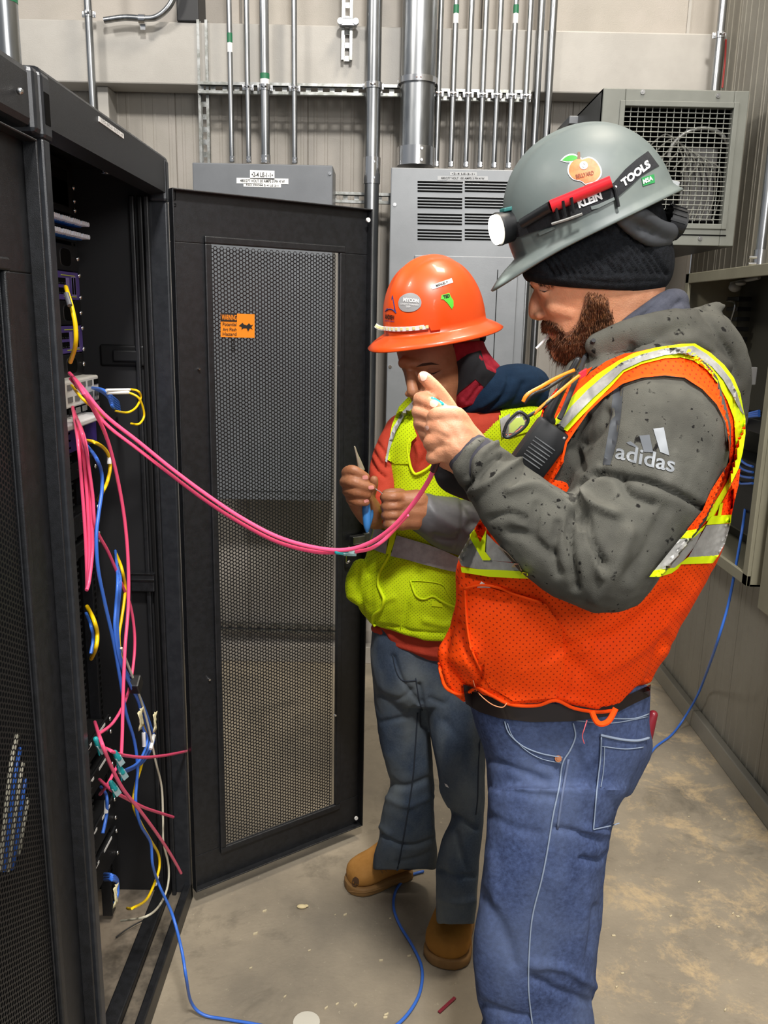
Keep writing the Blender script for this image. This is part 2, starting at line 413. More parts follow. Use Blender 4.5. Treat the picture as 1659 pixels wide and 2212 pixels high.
# ---- slotted strut channels
def strut(name, a, b, label, face=(0, -1, 0), w=.041, d=.021, pitch=.048, group=None):
    a, b, n = Vector(a), Vector(b), Vector(face); ax = (b-a).normalized(); L = (b-a).length; s = ax.cross(n).normalized(); c = (a+b)/2
    g = G()
    for k in (-1, 1):
        g.obox(c+s*(k*w/2)-n*(d/2)*0+n*0, ax, n, s, (L/2, d/2, .0013))
        g.obox(c+s*(k*(w/2-.005))+n*(d/2), ax, n, s, (L/2, .0013, .005))
        g.obox(c+s*(k*w*.36)-n*(d/2), ax, n, s, (L/2, .0013, w*.14))
    k = pitch/2
    t = thing(name, label, 'strut channel', (min(a.x, b.x), a.y, min(a.z, b.z)), group)
    g.obj('rail', M_strut, t)
    h = G(); x = 0
    while x < L:
        e = min(x+pitch*.42, L); h.obox(a+ax*((x+e)/2)-n*(d/2), ax, n, s, ((e-x)/2, .0013, w*.24)); x += pitch
    h.obj('slotted_web', M_strut, t)
    return t
YS = 3.705
strut('strut_channel', A(428, 190, YS), A(864, 197, YS), 'long horizontal slotted strut holding the conduits left of the big pipe')
strut('strut_channel', A(934, 205, YS), A(1146, 209, YS), 'horizontal slotted strut behind the row of thin conduits right of the big pipe')
strut('strut_channel', A(452, 700, YS+.024), A(437, 44, YS+.024)*1, 'tall vertical slotted strut crossing the beam left of the conduits')
strut('strut_channel', A(749, 131, YS), A(752, -80, YS), 'short vertical slotted strut on the beam left of the large conduit')
strut('strut_channel', A(716, 426, 3.78), A(846, 430, 3.78), 'short horizontal strut between the two grey electrical panels')
strut('strut_channel', A(470, 1352, 3.86), A(790, 1362, 3.86), 'low horizontal strut on the back wall seen through the open rack door')
tgs = []
g = G(); c = A(752, 47, YS-.03); g.box(c-Vector((.035, .006, .016)), c+Vector((.035, .02, .012)), .003); g.cyl(c+Vector((-.03, -.01, 0)), c+Vector((-.03, .01, 0)), .012); g.cyl(c+Vector((.03, -.01, 0)), c+Vector((.03, .01, 0)), .012)
g.top('strut_fitting', M_galv, 'small cross bracket clamped on the short vertical strut', 'bracket')
# ---- conduits
def conduit(u, v, rpx, Y, z0, z1, label, strap=None, tape=None, coup=None, group='conduits on the back wall', m=None):
    p = A(u, v, Y); r = rpx*mpp(p); m = m or M_galv
    t = thing('conduit', label, 'conduit', (p.x, Y, z0), group)
    g = G(); g.cyl((p.x, Y, z0), (p.x, Y, z1), r, 20); g.obj('pipe', m, t, True)
    for zs in (strap or []):
        g = G(); g.tube([(p.x, Y, zs-.011), (p.x, Y, zs+.011)], r*1.14+.001, 20)
        for s in (-1, 1): g.box((p.x+s*r, Y+r*.3, zs-.011), (p.x+s*(r+.012), Y+r*.3+.006, zs+.011), .001)
        g.cyl((p.x, Y-r-.012, zs), (p.x, Y-r+.004, zs), .005, 8); g.cyl((p.x-.011, Y-r-.007, zs), (p.x+.011, Y-r-.007, zs), .0035, 8)
        g.obj('pipe_clamp', M_steel, t, True)
    for (zs, h) in (coup or []):
        g = G(); g.cyl((p.x, Y, zs-h/2), (p.x, Y, zs+h/2), r*1.13, 20)
        for k in (-.3, .3):
            g.cyl((p.x+r*.3, Y-r*1.22, zs+h*k), (p.x+r*.3, Y-r*.9, zs+h*k), .005, 8)
        g.obj('coupling', M_steel, t, True)
    if tape:
        zs, h, c = tape; g = G(); g.cyl((p.x, Y, zs-h/2), (p.x, Y, zs+h/2), r*1.03, 20); g.obj('colour_tape', mat('green tape', '1f6a46', .5), t, True)
        g = G(); g.cyl((p.x, Y, zs-h/2-.035), (p.x, Y, zs-h/2-.001), r*1.02, 20); g.obj('paper_label', M_white, t, True)
    return t
YC = 3.665; zt = 3.4; zst = A(600, 190, YC).z; zpa = 2.235
conduit(195, 110, 8, 3.67, 1.6, zt, 'grey conduit dropping behind the open rack at the far left', strap=[A(190, 30, 3.67).z], group=None)
conduit(498, 175, 5.6, YC, zpa, zt, 'thin conduit with a green tape band, first above the left panel', tape=(A(495, 82, YC).z, .034, 0), coup=[(zpa+.012, .02)])
conduit(535, 175, 5.6, YC, zpa, zt, 'thin conduit beside the one with green tape, second above the left panel', strap=[zst], coup=[(zpa+.012, .02)])
conduit(572, 175, 10, YC, zpa, zt, 'medium conduit third above the left panel with small green label', strap=[zst], tape=(A(565, 165, YC).z, .02, 0), coup=[(zpa+.014, .03)])
conduit(636, 175, 6, YC, zpa, zt, 'thin conduit nearest the panel end, fourth above the left panel', strap=[zst], coup=[(zpa+.012, .02)])
conduit(806, 200, 16.5, YC-.01, .3, zt, 'large conduit running down between the two electrical panels', strap=[A(806, 187, YC).z], coup=[(A(806, 370, YC).z, .1)], group=None)
conduit(903, 175, 37, YC-.02, zpa, zt, 'very thick steel conduit above the louvred panel', strap=[A(903, 180, YC).z], coup=[(zpa+.03, .07)], group=None)
nm = ['first', 'second', 'third', 'fourth', 'fifth', 'sixth', 'seventh']
for k, u in enumerate((948, 980, 1013, 1044, 1075, 1107, 1138)):
    conduit(u, 175, 5.8, YC, zpa, zt, nm[k]+' thin conduit to the right of the very thick one, above the louvred panel', strap=[A(u, 202+k, YC).z], tape=(A(u, 20, YC).z, .03, 0) if k in (1, 5) else None, coup=[(zpa+.01, .016)])
for u, l in ((1161, 'bare conduit running past the right edge of the louvred panel, left of a pair'), (1187, 'bare conduit running past the right edge of the louvred panel, right of a pair')):
    conduit(u, 175, 8, YC+.04, .25, zt, l, group='pair of conduits past the louvred panel')
conduit(1553, 100, 8.5, 3.6, 2.3, zt, 'lone conduit in the corner above the grille box', strap=[A(1555, 76, 3.6).z], group=None)
P = [A(225, 44, 3.68), A(270, 38, 3.68), A(308, 40, 3.68), A(335, 38, 3.68), A(358, 22, 3.68), A(375, -6, 3.68), A(385, -60, 3.68)]
t = thing('bent_conduit', 'bent conduit lying on top of the beam and curving up at the left', 'conduit', P[0])
g = G(); g.tube(smoothpath(P), 6.5*mpp(P[0]), 14); g.obj('pipe', M_galv, t, True)
g = G(); c = A(307, 42, 3.68); g.tube([c-Vector((.012, 0, 0)), c+Vector((.012, 0, 0))], .019, 14); g.box(c-Vector((.01, -.005, .035)), c+Vector((.01, .012, 0))); g.obj('pipe_clamp', M_steel, t, True)
cable('red_wire', [A(1568, 85, 3.6), A(1566, 130, 3.62), A(1560, 190, 3.62)], .004, mat('red wire', '8e2a26', .5), 'thin dark red wire beside the corner conduit above the grille box', 'wire')
# pipe at top left, in front of the racks' roof
p = B(12, 60, -.62)
g = G(); g.cyl((p.x, p.y, 1.985), (p.x, p.y, 2.6), .021, 20)
t = thing('conduit', 'shiny conduit standing on the near rack at the top left corner', 'conduit', (p.x, p.y, 1.985)); g.obj('pipe', M_galv, t, True)
g = G(); zt2 = B(12, 4, -.62).z; g.cyl((p.x, p.y, zt2-.004), (p.x, p.y, zt2+.03), .0215, 20); g.obj('colour_tape', mat('green tape', '1f6a46', .5), t, True)
# ---- electrical panels
M_pgray = mat('grey enamel cabinet', '6f7276', .38, .15, '696c70', 5, .08, 300)
M_pgray2 = mat('light grey enamel cabinet', '86898c', .36, .25, '7f8285', 5, .08, 300)
def wallbox(name, label, cat, uvL, uvR, Y, zb, depth, m):
    p, q = A(*uvL, Y), A(*uvR, Y); zt_ = (p.z+q.z)/2
    t = thing(name, label, cat, ((p.x+q.x)/2, Y, zb))
    g = G(); g.box((p.x, Y, zb), (q.x, Y+depth, zt_), .004); g.obj('case', m, t)
    return t, p.x, q.x, zt_
def screw(t, x, y, z, r=.007):
    g = G(); g.cyl((x, y-.004, z), (x, y+.002, z), r, 10); g.cyl((x, y-.006, z), (x, y-.003, z), r*.5, 6); g.obj('screw', M_steel, t, True)
PY = 3.56
t, x0, x1, z1 = wallbox('electrical_panel', 'grey electrical panel with three white labels, behind the open rack door', 'electrical panel', (415, 350), (719, 358), PY, .86, .2, M_pgray)
g = G(); g.box((x0+.03, PY-.004, .9), (x1-.03, PY, z1-.17), .002); g.obj('panel_door', M_pgray, t)
def wlabel(t, u0, v0, u1, v1, text, Y, skew=0.0, bold=.01, m=None):
    q = [(u0, v1), (u1, v1+skew), (u1, v0+skew), (u0, v0)]
    pts = [A(a, b, Y-.0015) for a, b in q]
    lp_ = mesh('label_plate', [p+Vector((0, .001, 0)) for p in pts]+[p for p in pts], [(7, 6, 5, 4), (0, 1, 2, 3), (4, 5, 1, 0), (5, 6, 2, 1), (6, 7, 3, 2), (7, 4, 0, 3)], m or M_white, t)
    du, dv = (u1-u0)*.07, (v1-v0)*.24
    letter('lettering', text, [(u0+du, v1-dv), (u1-du, v1-dv+skew), (u1-du, v0+dv+skew), (u0+du, v0+dv)], lambda p: A(p.x, p.y, Y-.0025), M_ink, lp_, bold)
wlabel(t, 540, 367, 593, 386, '•2-4 LE-1-1•', PY-.0, 2)
wlabel(t, 511, 384, 623, 396, '480/277 VOLT 30 AMPS 3 PH 4 W', PY, 2)
wlabel(t, 526, 395, 607, 403, 'FED FROM 2-4 LE 2-1', PY, 2)
for u, v in ((722, 372),): screw(t, x1-.012, PY, z1-.03)
PX0 = (845, 360)
t, x0, x1, z1 = wallbox('electrical_panel', 'tall light grey panel with louvred vents behind the worker in the orange hard hat', 'electrical panel', (845, 360), (1150, 369), PY, .45, .2, M_pgray2)
p = A(895, 551, PY); g = G(); g.box((p.x, PY-.008, .52), (x1-.035, PY, p.z), .006); g.obj('panel_door', M_pgray2, t)
p2 = A(1075, 560, PY); g = G(); g.box((p2.x, PY-.0095, .55), (p2.x+.003, PY-.0075, p.z-.05)); g.obj('door_seam', M_hole, t)
sl = None
for gi, v0 in enumerate((393, 428, 463, 497)):
    for c0, c1 in ((902, 999), (1004, 1101)):
        for k in range(4):
            v = v0+k*6.6; a = A(c0, v, PY-.001); b = A(c1, v+.6, PY-.001)
            if sl is None:
                g = G(); g.box((0, -.0015, -.0028), (b.x-a.x, .001, .0028), .001); sl = g.obj('vent_slot', M_hole, t)
                h = G(); h.box((0, -.004, .0028), (b.x-a.x, .001, .005), .001); lp = h.obj('vent_lip', M_pgray2, t)
                slm, lpm = sl.data, lp.data; off = Vector(t.location)
                for o_ in (sl, lp): o_.data.transform(Matrix.Translation(off)); o_.location = a-off
            else:
                for md, nme in ((slm, 'vent_slot'), (lpm, 'vent_lip')):
                    o = bpy.data.objects.new(nme, md); COL.objects.link(o); o.parent = t; o.location = a-off
M_lab2 = mat('silver grey label', 'a9abad', .4)
wlabel(t, 972, 371, 1030, 379, '•2-4 LE-2-1•', PY, 1, m=M_lab2); wlabel(t, 945, 380, 1054, 389, '480/277 VOLT 100 AMPS 3 PH 4 W', PY, 1, m=M_lab2); wlabel(t, 965, 390, 1036, 397, 'FED FROM 2-4 HE 1-1', PY, 1, m=M_lab2)
for u, v in ((851, 442), (841, 792)): q = A(u, v, PY); screw(t, q.x+.003, PY, q.z)
# ---- grille box, upper right
M_box = mat('grey green enamel box', '787a73', .45, .1, '70726b', 4, .1, 260)
BY = 3.2; a = A(1305, 184, BY); b = A(1622, 202, BY); c = A(1574, 532, BY)
X0, X1, Z0, Z1 = a.x, b.x-.004, c.z, (a.z+b.z)/2
t = thing('grille_box', 'grey green steel box with a wire grille front mounted high in the right corner', 'air conditioner', ((X0+X1)/2, BY, Z0))
g = G(); w = .006
g.box((X0, BY+.01, Z0), (X0+w, 3.86, Z1)); g.box((X1-w, BY+.01, Z0), (X1, 3.86, Z1)); g.box((X0, BY+.01, Z1-w), (X1, 3.86, Z1)); g.box((X0, BY+.01, Z0), (X1, 3.86, Z0+w)); g.box((X0, 3.84, Z0), (X1, 3.86, Z1))
g.obj('case', mat('dark grey enamel side', '3c3d3c', .4), t)
oa = A(1350, 229, BY); ob = A(1584, 240, BY); oc = A(1545, 484, BY); od = A(1356, 470, BY)
OX0, OX1, OZ1, OZ0 = oa.x, ob.x, oa.z, oc.z
g = G(); g.box((X0, BY, Z0), (OX0, BY+.03, Z1), .003); g.box((OX1, BY, Z0), (X1, BY+.03, Z1), .003); g.box((OX0, BY, OZ1), (OX1, BY+.03, Z1), .003); g.box((OX0, BY, Z0), (OX1, BY+.03, OZ0), .003); g.obj('front_frame', M_box, t)
g = G(); e = .018
g.box((OX0-e, BY-.006, OZ0-e), (OX0, BY, OZ1+e), .002); g.box((OX1, BY-.006, OZ0-e), (OX1+e, BY, OZ1+e), .002); g.box((OX0, BY-.006, OZ1), (OX1, BY, OZ1+e), .002); g.box((OX0, BY-.006, OZ0-e), (OX1, BY, OZ0), .002); g.obj('inner_frame', M_box, t)
M_wire = mat('grey grille wire', '8a8c86', .45, .3)
for k in range(1, 15):
    x = OX0+(OX1-OX0)*k/15; g = G(); g.tube([(x, BY+.012, OZ0), (x, BY+.012, OZ1)], .0017, 5); g.obj('grille_wire', M_wire, t)
for k in range(1, 24):
    z = OZ0+(OZ1-OZ0)*k/24; g = G(); g.tube([(OX0, BY+.009, z), (OX1, BY+.009, z)], .0017, 5); g.obj('grille_wire', M_wire, t)
g = G(); g.box((OX0, BY+.2, OZ0), (OX1, BY+.22, OZ1)); g.obj('dark_backing', M_hole, t)  # flat near-black sheet behind the wires makes the box interior dark
for u, v in ((1388, 199), (1551, 207), (1512, 515), (1400, 512)): q = A(u, v, BY); screw(t, q.x, BY, q.z, .008)
g = G(); q0 = A(1500, 506, BY-.004); g.box((OX0, BY-.002, q0.z-.004), (X1-.03, BY+.002, q0.z)); g.obj('slot_line', M_hole, t)
cable('flexible_hose', [A(1443, 340, 3.28), A(1455, 310, 3.27), A(1485, 285, 3.26), A(1525, 277, 3.26), A(1558, 290, 3.27), A(1575, 315, 3.28)], .007, mat('grey corrugated hose', '9a9a96', .4, .5), 'ribbed grey hose arching behind the wire grille', 'hose')
for k in range(7):
    x = 1440+k*13; cable('loose_wire', [A(x-50+k*3, 330+k*9, 3.3), A(x, 290+k*10, 3.31), A(x+35, 340+k*4, 3.3), A(x+38, 420, 3.32), A(x+20, 478, 3.3)], .003, mat('pale sheathed wire', '77766e', .5), ['leftmost','second from left','third from left','middle','third from right','second from right','rightmost'][k]+' pale wire looping inside the grille box', 'wire', 'wires inside the grille box')
g = G(); p, q = A(1475, 320, 3.36), A(1530, 480, 3.36); g.box((p.x, 3.33, q.z), (q.x, 3.36, p.z), .004); g.top('wire_duct', mat('grey duct', '5c5a58', .5), 'grey duct standing among the wires behind the grille', 'duct')
# small dark bracket between wall and box
g = G(); p = A(1235, 262, 3.7); g.box((p.x-.03, 3.6, p.z-.03), (p.x+.13, 3.85, p.z), .003); g.top('shelf_bracket', M_pgray, 'dark grey angle bracket fixed left of the grille box', 'bracket')
# ---- open enclosure on the right wall
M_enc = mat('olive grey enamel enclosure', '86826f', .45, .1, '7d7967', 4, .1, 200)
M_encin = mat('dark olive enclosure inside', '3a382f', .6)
EX, EY0, EY1, EZ0, EZ1 = 1.13, 2.47, 3.28, .862, 1.818
t = thing('open_enclosure', 'open olive grey electrical enclosure on the right wall with its door off', 'electrical enclosure', (EX+.1, (EY0+EY1)/2, EZ0))
g = G(); g.box((EX, EY0, EZ1-.006), (WX-.005, EY1, EZ1)); g.box((EX, EY0, EZ0), (WX-.005, EY1, EZ0+.006)); g.box((EX, EY1-.006, EZ0), (WX-.005, EY1, EZ1)); g.box((EX, EY0, EZ0), (WX-.005, EY0+.006, EZ1)); g.obj('case', M_enc, t)
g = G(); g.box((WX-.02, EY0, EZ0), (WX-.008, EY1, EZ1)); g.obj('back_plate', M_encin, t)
g = G(); L = .035
g.box((EX-.012, EY0, EZ0), (EX, EY0+L, EZ1), .002); g.box((EX-.012, EY1-L, EZ0), (EX, EY1, EZ1), .002); g.box((EX-.012, EY0, EZ1-L), (EX, EY1, EZ1), .002); g.box((EX-.012, EY0, EZ0), (EX, EY1, EZ0+L), .002); g.obj('door_flange', M_enc, t)
g = G()
for k in range(5): g.box((1.25, 3.1, 1.72-k*.035), (1.3, 3.2, 1.735-k*.035), .002)
g.obj('busbar', M_rubber, t)
g = G(); g.box((1.22, 2.6, .95), (1.32, 3.2, 1.2), .01); g.obj('breaker_block', M_rubber, t)
g = G(); g.box((1.2, 2.62, 1.3), (1.32, 3.0, 1.345), .004); g.obj('breaker_rail', M_rubber, t)
g = G(); g.box((1.24, 2.9, 1.44), (1.262, 2.915, 1.5), .003); g.obj('white_tag', M_white, t)
cable('grey_wire', [B(1568, 720, 1.25), B(1580, 690, 1.24), B(1588, 655, 1.24), B(1570, 650, 1.25)], .004, M_galv, 'bent grey wire inside the open enclosure', 'wire')
g = G(); g.ball(B(1588, 620, 1.24), .022, 8, (1, 1.1, .8)); g.ball(B(1600, 612, 1.23), .016, 8, (1, 1.6, .5)); g.cyl(B(1580, 612, 1.24), B(1640, 600, 1.24), .006, 8); g.top('hose_clip', mat('dull grey plastic', '8d8c88', .5), 'crumpled grey clip near the top of the open enclosure', 'clip', smooth=True)
for k in range(3): cable('blue_cable', [B(1560+k*4, 960+k*3, 1.26), B(1585, 915+k*4, 1.2), B(1610, 897+k*3, 1.16), B(1640, 888+k*5, 1.15)], .0045, mat('blue cable jacket', '3b6fd0', .35), ['upper','middle','lower'][k]+' blue cable of the three curving into the open enclosure edge', 'cable', 'blue cables at the top of the open enclosure')
for k in range(4): cable('blue_cable', [B(1588+k*2, 960+k*24, 1.27), B(1598, 990+k*18, 1.2), B(1612, 1003+k*14, 1.17), B(1626, 1008+k*12, 1.16)], .004, MC['blue cable jacket'], ['topmost','second','third','lowest'][k]+' of four short blue cables low inside the open enclosure', 'cable', 'blue cables low in the open enclosure')
# nearer closed cabinet on the right wall
g = G(); g.box((1.15, 1.75, .80), (WX-.006, EY0-.03, 1.55), .006)
t = thing('wall_cabinet', 'closed olive grey cabinet at the right edge, nearer than the open enclosure', 'electrical enclosure', (1.24, 2.1, .80)); g.obj('case', M_enc, t)
g = G(); g.box((1.138, 1.76, .81), (1.15, EY0-.045, 1.54), .004); g.obj('cabinet_door', M_enc, t)
# conduit into the enclosure roof
p = B(1641, 560, 1.22); t = thing('conduit', 'conduit entering the roof of the open enclosure at the right edge', 'conduit', (p.x, p.y, EZ1))
g = G(); g.cyl((p.x, p.y, EZ1), (p.x, p.y, 2.6), .016, 18); g.obj('pipe', M_galv, t, True)
g = G(); g.cyl((p.x, p.y, EZ1), (p.x, p.y, EZ1+.06), .020, 18); g.cyl((p.x-.04, p.y-.01, EZ1+.035), (p.x-.015, p.y-.01, EZ1+.035), .005, 8); g.cyl((p.x-.04, p.y-.01, EZ1+.015), (p.x-.015, p.y-.01, EZ1+.015), .005, 8); g.obj('coupling', M_steel, t, True)
# blue cable hanging by the right wall to the floor
cable('blue_cable', [B(1612, 1080, 1.26), B(1604, 1140, 1.17), B(1590, 1220, 1.15), B(1572, 1310, 1.14), B(1545, 1400, 1.13), Z(1520, 1470, .27), Z(1506, 1503, .17), Z(1490, 1532, .085), Z(1468, 1566, .02), Z(1448, 1590, .006), Z(1418, 1612, .006), Z(1390, 1640, .006), Z(1300, 1690, .006)], .0045, MC['blue cable jacket'], 'long blue cable hanging from the open enclosure down to the floor')
# =====================================================================
# RACKS
# =====================================================================
XF = -.52; ZT = 1.988
M_edge = mat('satin black steel post', '2c2e32', .34, .1, '25272b', 40, .1, 700)
def rack_door(name_parent, P0, ax, nrm, w, h, z0, frame, m, holes=True, pitch=.0102, mesh_x=None, edge=.022):
    """steel door: returned edges, stepped inner frame and a sheet with hexagonal holes. ax runs along the door, nrm faces out"""
    t = name_parent; ax, nrm = Vector(ax).normalized(), Vector(nrm).normalized(); up = Vector((0, 0, 1)); P0 = Vector(P0)
    fl, fr, fb, ft = frame
    def ob(g, x0, x1, z0_, z1_, d0, d1, bev=.002):
        c = P0+ax*((x0+x1)/2)+up*((z0_+z1_)/2)+nrm*((d0+d1)/2); g.obox(c, ax, nrm, up, ((x1-x0)/2, abs(d1-d0)/2, (z1_-z0_)/2), bev)
    zb, zt_ = z0, z0+h
    def side(nm, *a, bev=.002): g = G(); ob(g, *a, bev=bev); return g.obj(nm, m, t)
    side('frame_rail', 0, w, zt_-ft, zt_, -.004, 0); side('frame_rail', 0, w, zb, zb+fb, -.004, 0)
    side('frame_stile', 0, fl, zb+fb, zt_-ft, -.004, 0); side('frame_stile', w-fr, w, zb+fb, zt_-ft, -.004, 0)
    g = G()
    ob(g, 0, w, zt_-.004, zt_, 0, edge); ob(g, 0, w, zb, zb+.004, 0, edge); ob(g, 0, .004, zb, zt_, 0, edge); ob(g, w-.004, w, zb, zt_, 0, edge)
    g.obj('door_edge', m, t)
    g = G(); s = .018
    for (a, b, c, d) in ((fl-s, w-fr+s, zt_-ft, zt_-ft+s), (fl-s, w-fr+s, zb+fb-s, zb+fb), (fl-s, fl, zb+fb, zt_-ft), (w-fr, w-fr+s, zb+fb, zt_-ft)): ob(g, a, b, c, d, 0, .009, .003)
    g.obj('inner_frame', m, t)
    if holes:
        px = pitch; pz = pitch; V, Fc = [], []; r = pitch*.40; x0, x1, zz0, zz1 = fl, w-fr, zb+fb, zt_-ft
        if mesh_x: x0, x1 = mesh_x
        dx = pitch*.866; nx = int((x1-x0)/dx); nz = int((zz1-zz0)/pitch)
        for i in range(nx):
            for j in range(nz):
                cx = x0+dx*(i+.5); cz = zz0+pitch*(j+.25+(.5 if i % 2 else 0)); n = len(V)
                for k in range(6):
                    t2 = math.pi/3*k; V.append((cx+r*math.cos(t2), cz+r*math.sin(t2)))
                for k in range(6):
                    t2 = math.pi/3*k; V.append((cx+pitch/1.732*math.cos(t2)*1.001, cz+pitch/1.732*math.sin(t2)*1.001))
                for k in range(6): Fc.append((n+k, n+6+k, n+6+(k+1) % 6, n+(k+1) % 6))
        W3 = [P0+ax*a+up*b-nrm*.001 for a, b in V]
        mesh('perforated_sheet', W3, Fc, mat('black perforated sheet', '1d1d1f', .4, .2), t)['kind'] = 'stuff'
    return P0, ax, nrm, up
# ---------- open rack
RY0, RY1 = 1.372, 2.13
RK = thing('server_rack', 'open black server rack full of patch cables, its door swung wide', 'server rack', (XF-.5, (RY0+RY1)/2, 0))
def rb(nm, a, b, m=M_black, bev=.003, par=None): g = G(); g.box(a, b, bev); return g.obj(nm, m, par or RK)
rb('roof', (-1.55, RY0, ZT-.02), (XF-.015, RY1, ZT), M_black, .004)
# header with rounded top edge and end caps
g = G()
V, Fc = [], []
prof = [(XF-.03, ZT+.011), (XF-.008, ZT+.010), (XF-.003, ZT+.008), (XF, ZT+.003), (XF, ZT-.05), (XF, ZT-.072), (XF-.035, ZT-.078), (XF-.035, ZT-.02)]
for y in (RY0+.004, RY1-.002):
    for x, z in prof: V.append((x, y, z))
k = len(prof); Fc = [(i, (i+1) % k, k+(i+1) % k, k+i) for i in range(k)]+[tuple(range(k-1, -1, -1)), tuple(range(k, 2*k))]
mesh('header', V, Fc, M_black, RK)
for (ya, yb) in ((RY0-.004, RY0+.035), (RY1-.028, RY1+.004)):
    rb('corner_cap', (XF-.04, ya, ZT-.092), (XF+.003, yb, ZT+.003), M_edge, .007)
g = G(); g.box((XF+.0028, RY0+.004, ZT-.07), (XF+.0038, RY0+.024, ZT-.025)); g.obj('latch_recess', M_hole, RK)
rb('rack_post', (XF-.06, RY0, .0), (XF, RY0+.026, ZT-.09), M_edge, .004)
rb('rack_post', (XF-.075, RY0+.026, .0), (XF-.012, RY0+.040, ZT-.08), M_black, .003)
rb('rack_post', (XF-.05, RY1-.02, .0), (XF, RY1, ZT-.09), M_edge, .004)
for k, (xo, yo) in enumerate(((-.052, -.034), (-.068, -.03), (-.086, -.034))):
    rb('rack_post', (XF+xo, RY1+yo, .0), (XF+xo+.012, RY1+yo+.012, ZT-.08), M_blackin if k % 2 else M_black, .003)
rb('side_panel', (-1.55, RY1-.012, .02), (XF-.02, RY1, ZT-.02), mat('black side panel', '1b1b1d', .55), .001)
rb('side_panel', (-1.55, RY0, .02), (XF-.02, RY0+.01, ZT-.02), M_blackin, .001)
rb('back_panel', (-1.56, RY0, .02), (-1.55, RY1, ZT-.02), M_blackin, .001)
rb('base_tray', (-1.5, RY0+.01, .015), (XF-.1, RY1-.01, .03), mat('dusty steel tray', '8c8070', .7, 0, '5d554a', 9, .4, 60), .001)
rb('sill', (XF-.10, RY0, .0), (XF-.06, RY1, .05), M_black, .004)
rb('sill', (XF-.06, RY0, .0), (XF-.025, RY1, .03), mat('dusty black steel', '6b6255', .7, 0, '3c3730', 12), .004)
rb('sill', (XF-.022, RY0, .0), (XF, RY1, .055), M_black, .004)
# side panel latch
g = G(); c = B(272, 770, -.82); yy = RY1-.012
c = A(265, 768, yy-.004); g.obox(c, (1, 0, 0), (0, 1, 0), (0, 0, 1), (.055, .006, .026), .02); g.obj('latch_plate', M_blackin, RK)
g = G(); g.obox(c+Vector((.012, -.012, 0)), (1, 0, 0), (0, 1, 0), (0, 0, 1), (.032, .006, .014), .004); g.obj('latch_handle', M_rubber, RK)
# cross bracket low
c0 = A(285, 1236, yy-.02); c1 = A(337, 1275, yy-.02)
g = G(); g.box((c0.x, yy-.035, c1.z), (c1.x, yy-.001, c0.z), .003); g.obj('cross_bracket', M_black, RK)
g = G(); g.box((c0.x, yy-.037, c0.z-.02), (c1.x, yy-.034, c0.z-.015)); g.box((c0.x, yy-.037, c0.z-.002), (c1.x, yy-.034, c0.z+.001)); g.obj('bright_edge', M_steel, RK)
# mounting rails with square holes
XE = -.70; YR = 1.985
rb('mounting_rail', (XE-.03, YR-.002, .05), (XE-.004, YR+.028, ZT-.06), M_black, .001)
rb('mounting_rail', (XE-.03, RY0+.095, .05), (XE-.004, RY0+.125, ZT-.06), M_black, .001)
g = G()
for k in range(118): z = .08+k*.0159; g.box((XE-.0045, YR+.009, z), (XE-.003, YR+.018, z+.009))
g.obj('rail_holes', M_hole, RK)['kind'] = 'stuff'
g = G()
for k in range(70): z = .3+k*.0159; g.box((XE+.002, 1.82, z), (XE+.02, 1.835, z+.004))
g.obj('finger_duct', M_rubber, RK)['kind'] = 'stuff'
# top label
def onx(p, X=XF+.0012): return B(p.x, p.y, X)
q = [(214, 262), (268, 300), (267, 289), (214, 251)]
qp = [onx(Vector(a)) for a in q]; off = Vector((.001, 0, 0))
rl_ = mesh('label_plate', [p-off*1.5 for p in qp]+[p for p in qp], [(4, 5, 6, 7), (3, 2, 1, 0), (0, 1, 5, 4), (1, 2, 6, 5), (2, 3, 7, 6), (3, 0, 4, 7)], M_white, RK)
letter('lettering', 'TPS-BC2-1F01-4', [(218, 261), (265, 295), (265, 289), (218, 254)], lambda p: onx(p, XF+.0024), mat('grey ink', '6a6a6a', .7), rl_)
g = G(); g.ball(A(229, 373, 1.9), .012, 6, (1, .6, .35)); g.ball(A(225, 368, 1.9), .007, 6); g.obj('ceiling_clip', M_steel, RK, True)
# ---------- equipment (each unit its own thing), front plane x = XE
def zof(v): return B(190, v, XE).z
def unit(name, label, cat, v0, v1, m, y0=1.51, y1=YR+.022, dep=.25, xf=XE, parts=None, bev=.002):
    z1, z0 = B(200, v0, XE).z, B(200, v1, XE).z
    t = thing(name, label, cat, (xf-dep/2, (y0+y1)/2, z0)); g = G(); g.box((xf-dep, y0+.02, z0), (xf-.006, y1-.03, z1)); g.obj('chassis', M_rubber, t)
    g = G(); g.box((xf-.006, y0, z0), (xf, y1, z1), bev); g.obj('faceplate', m, t)
    return t, z0, z1
def bolts(t, x, y, zs):
    for z in zs: g = G(); g.ball((x, y, z), .0062, 6, (.7, 1, 1)); g.obj('mounting_screw', M_steel, t, True)
t, z0, z1 = unit('blank_unit', 'black unit with window cut-outs at the very top of the open rack', 'rack unit', 376, 478, M_blackin)
bolts(t, XE+.003, YR+.01, [z0+.01, z0+.03, z1-.05])
g = G(); g.box((XE, YR-.14, z1-.095), (XE+.001, YR-.02, z1-.02)); g.box((XE, YR-.14, z0+.015), (XE+.001, YR-.02, z0+.065)); g.obj('window', M_hole, t)
M_fib = mat('blue fibre adapter', '1f62b8', .35); M_fw = mat('white dust cap', 'f2f4ff', .4)
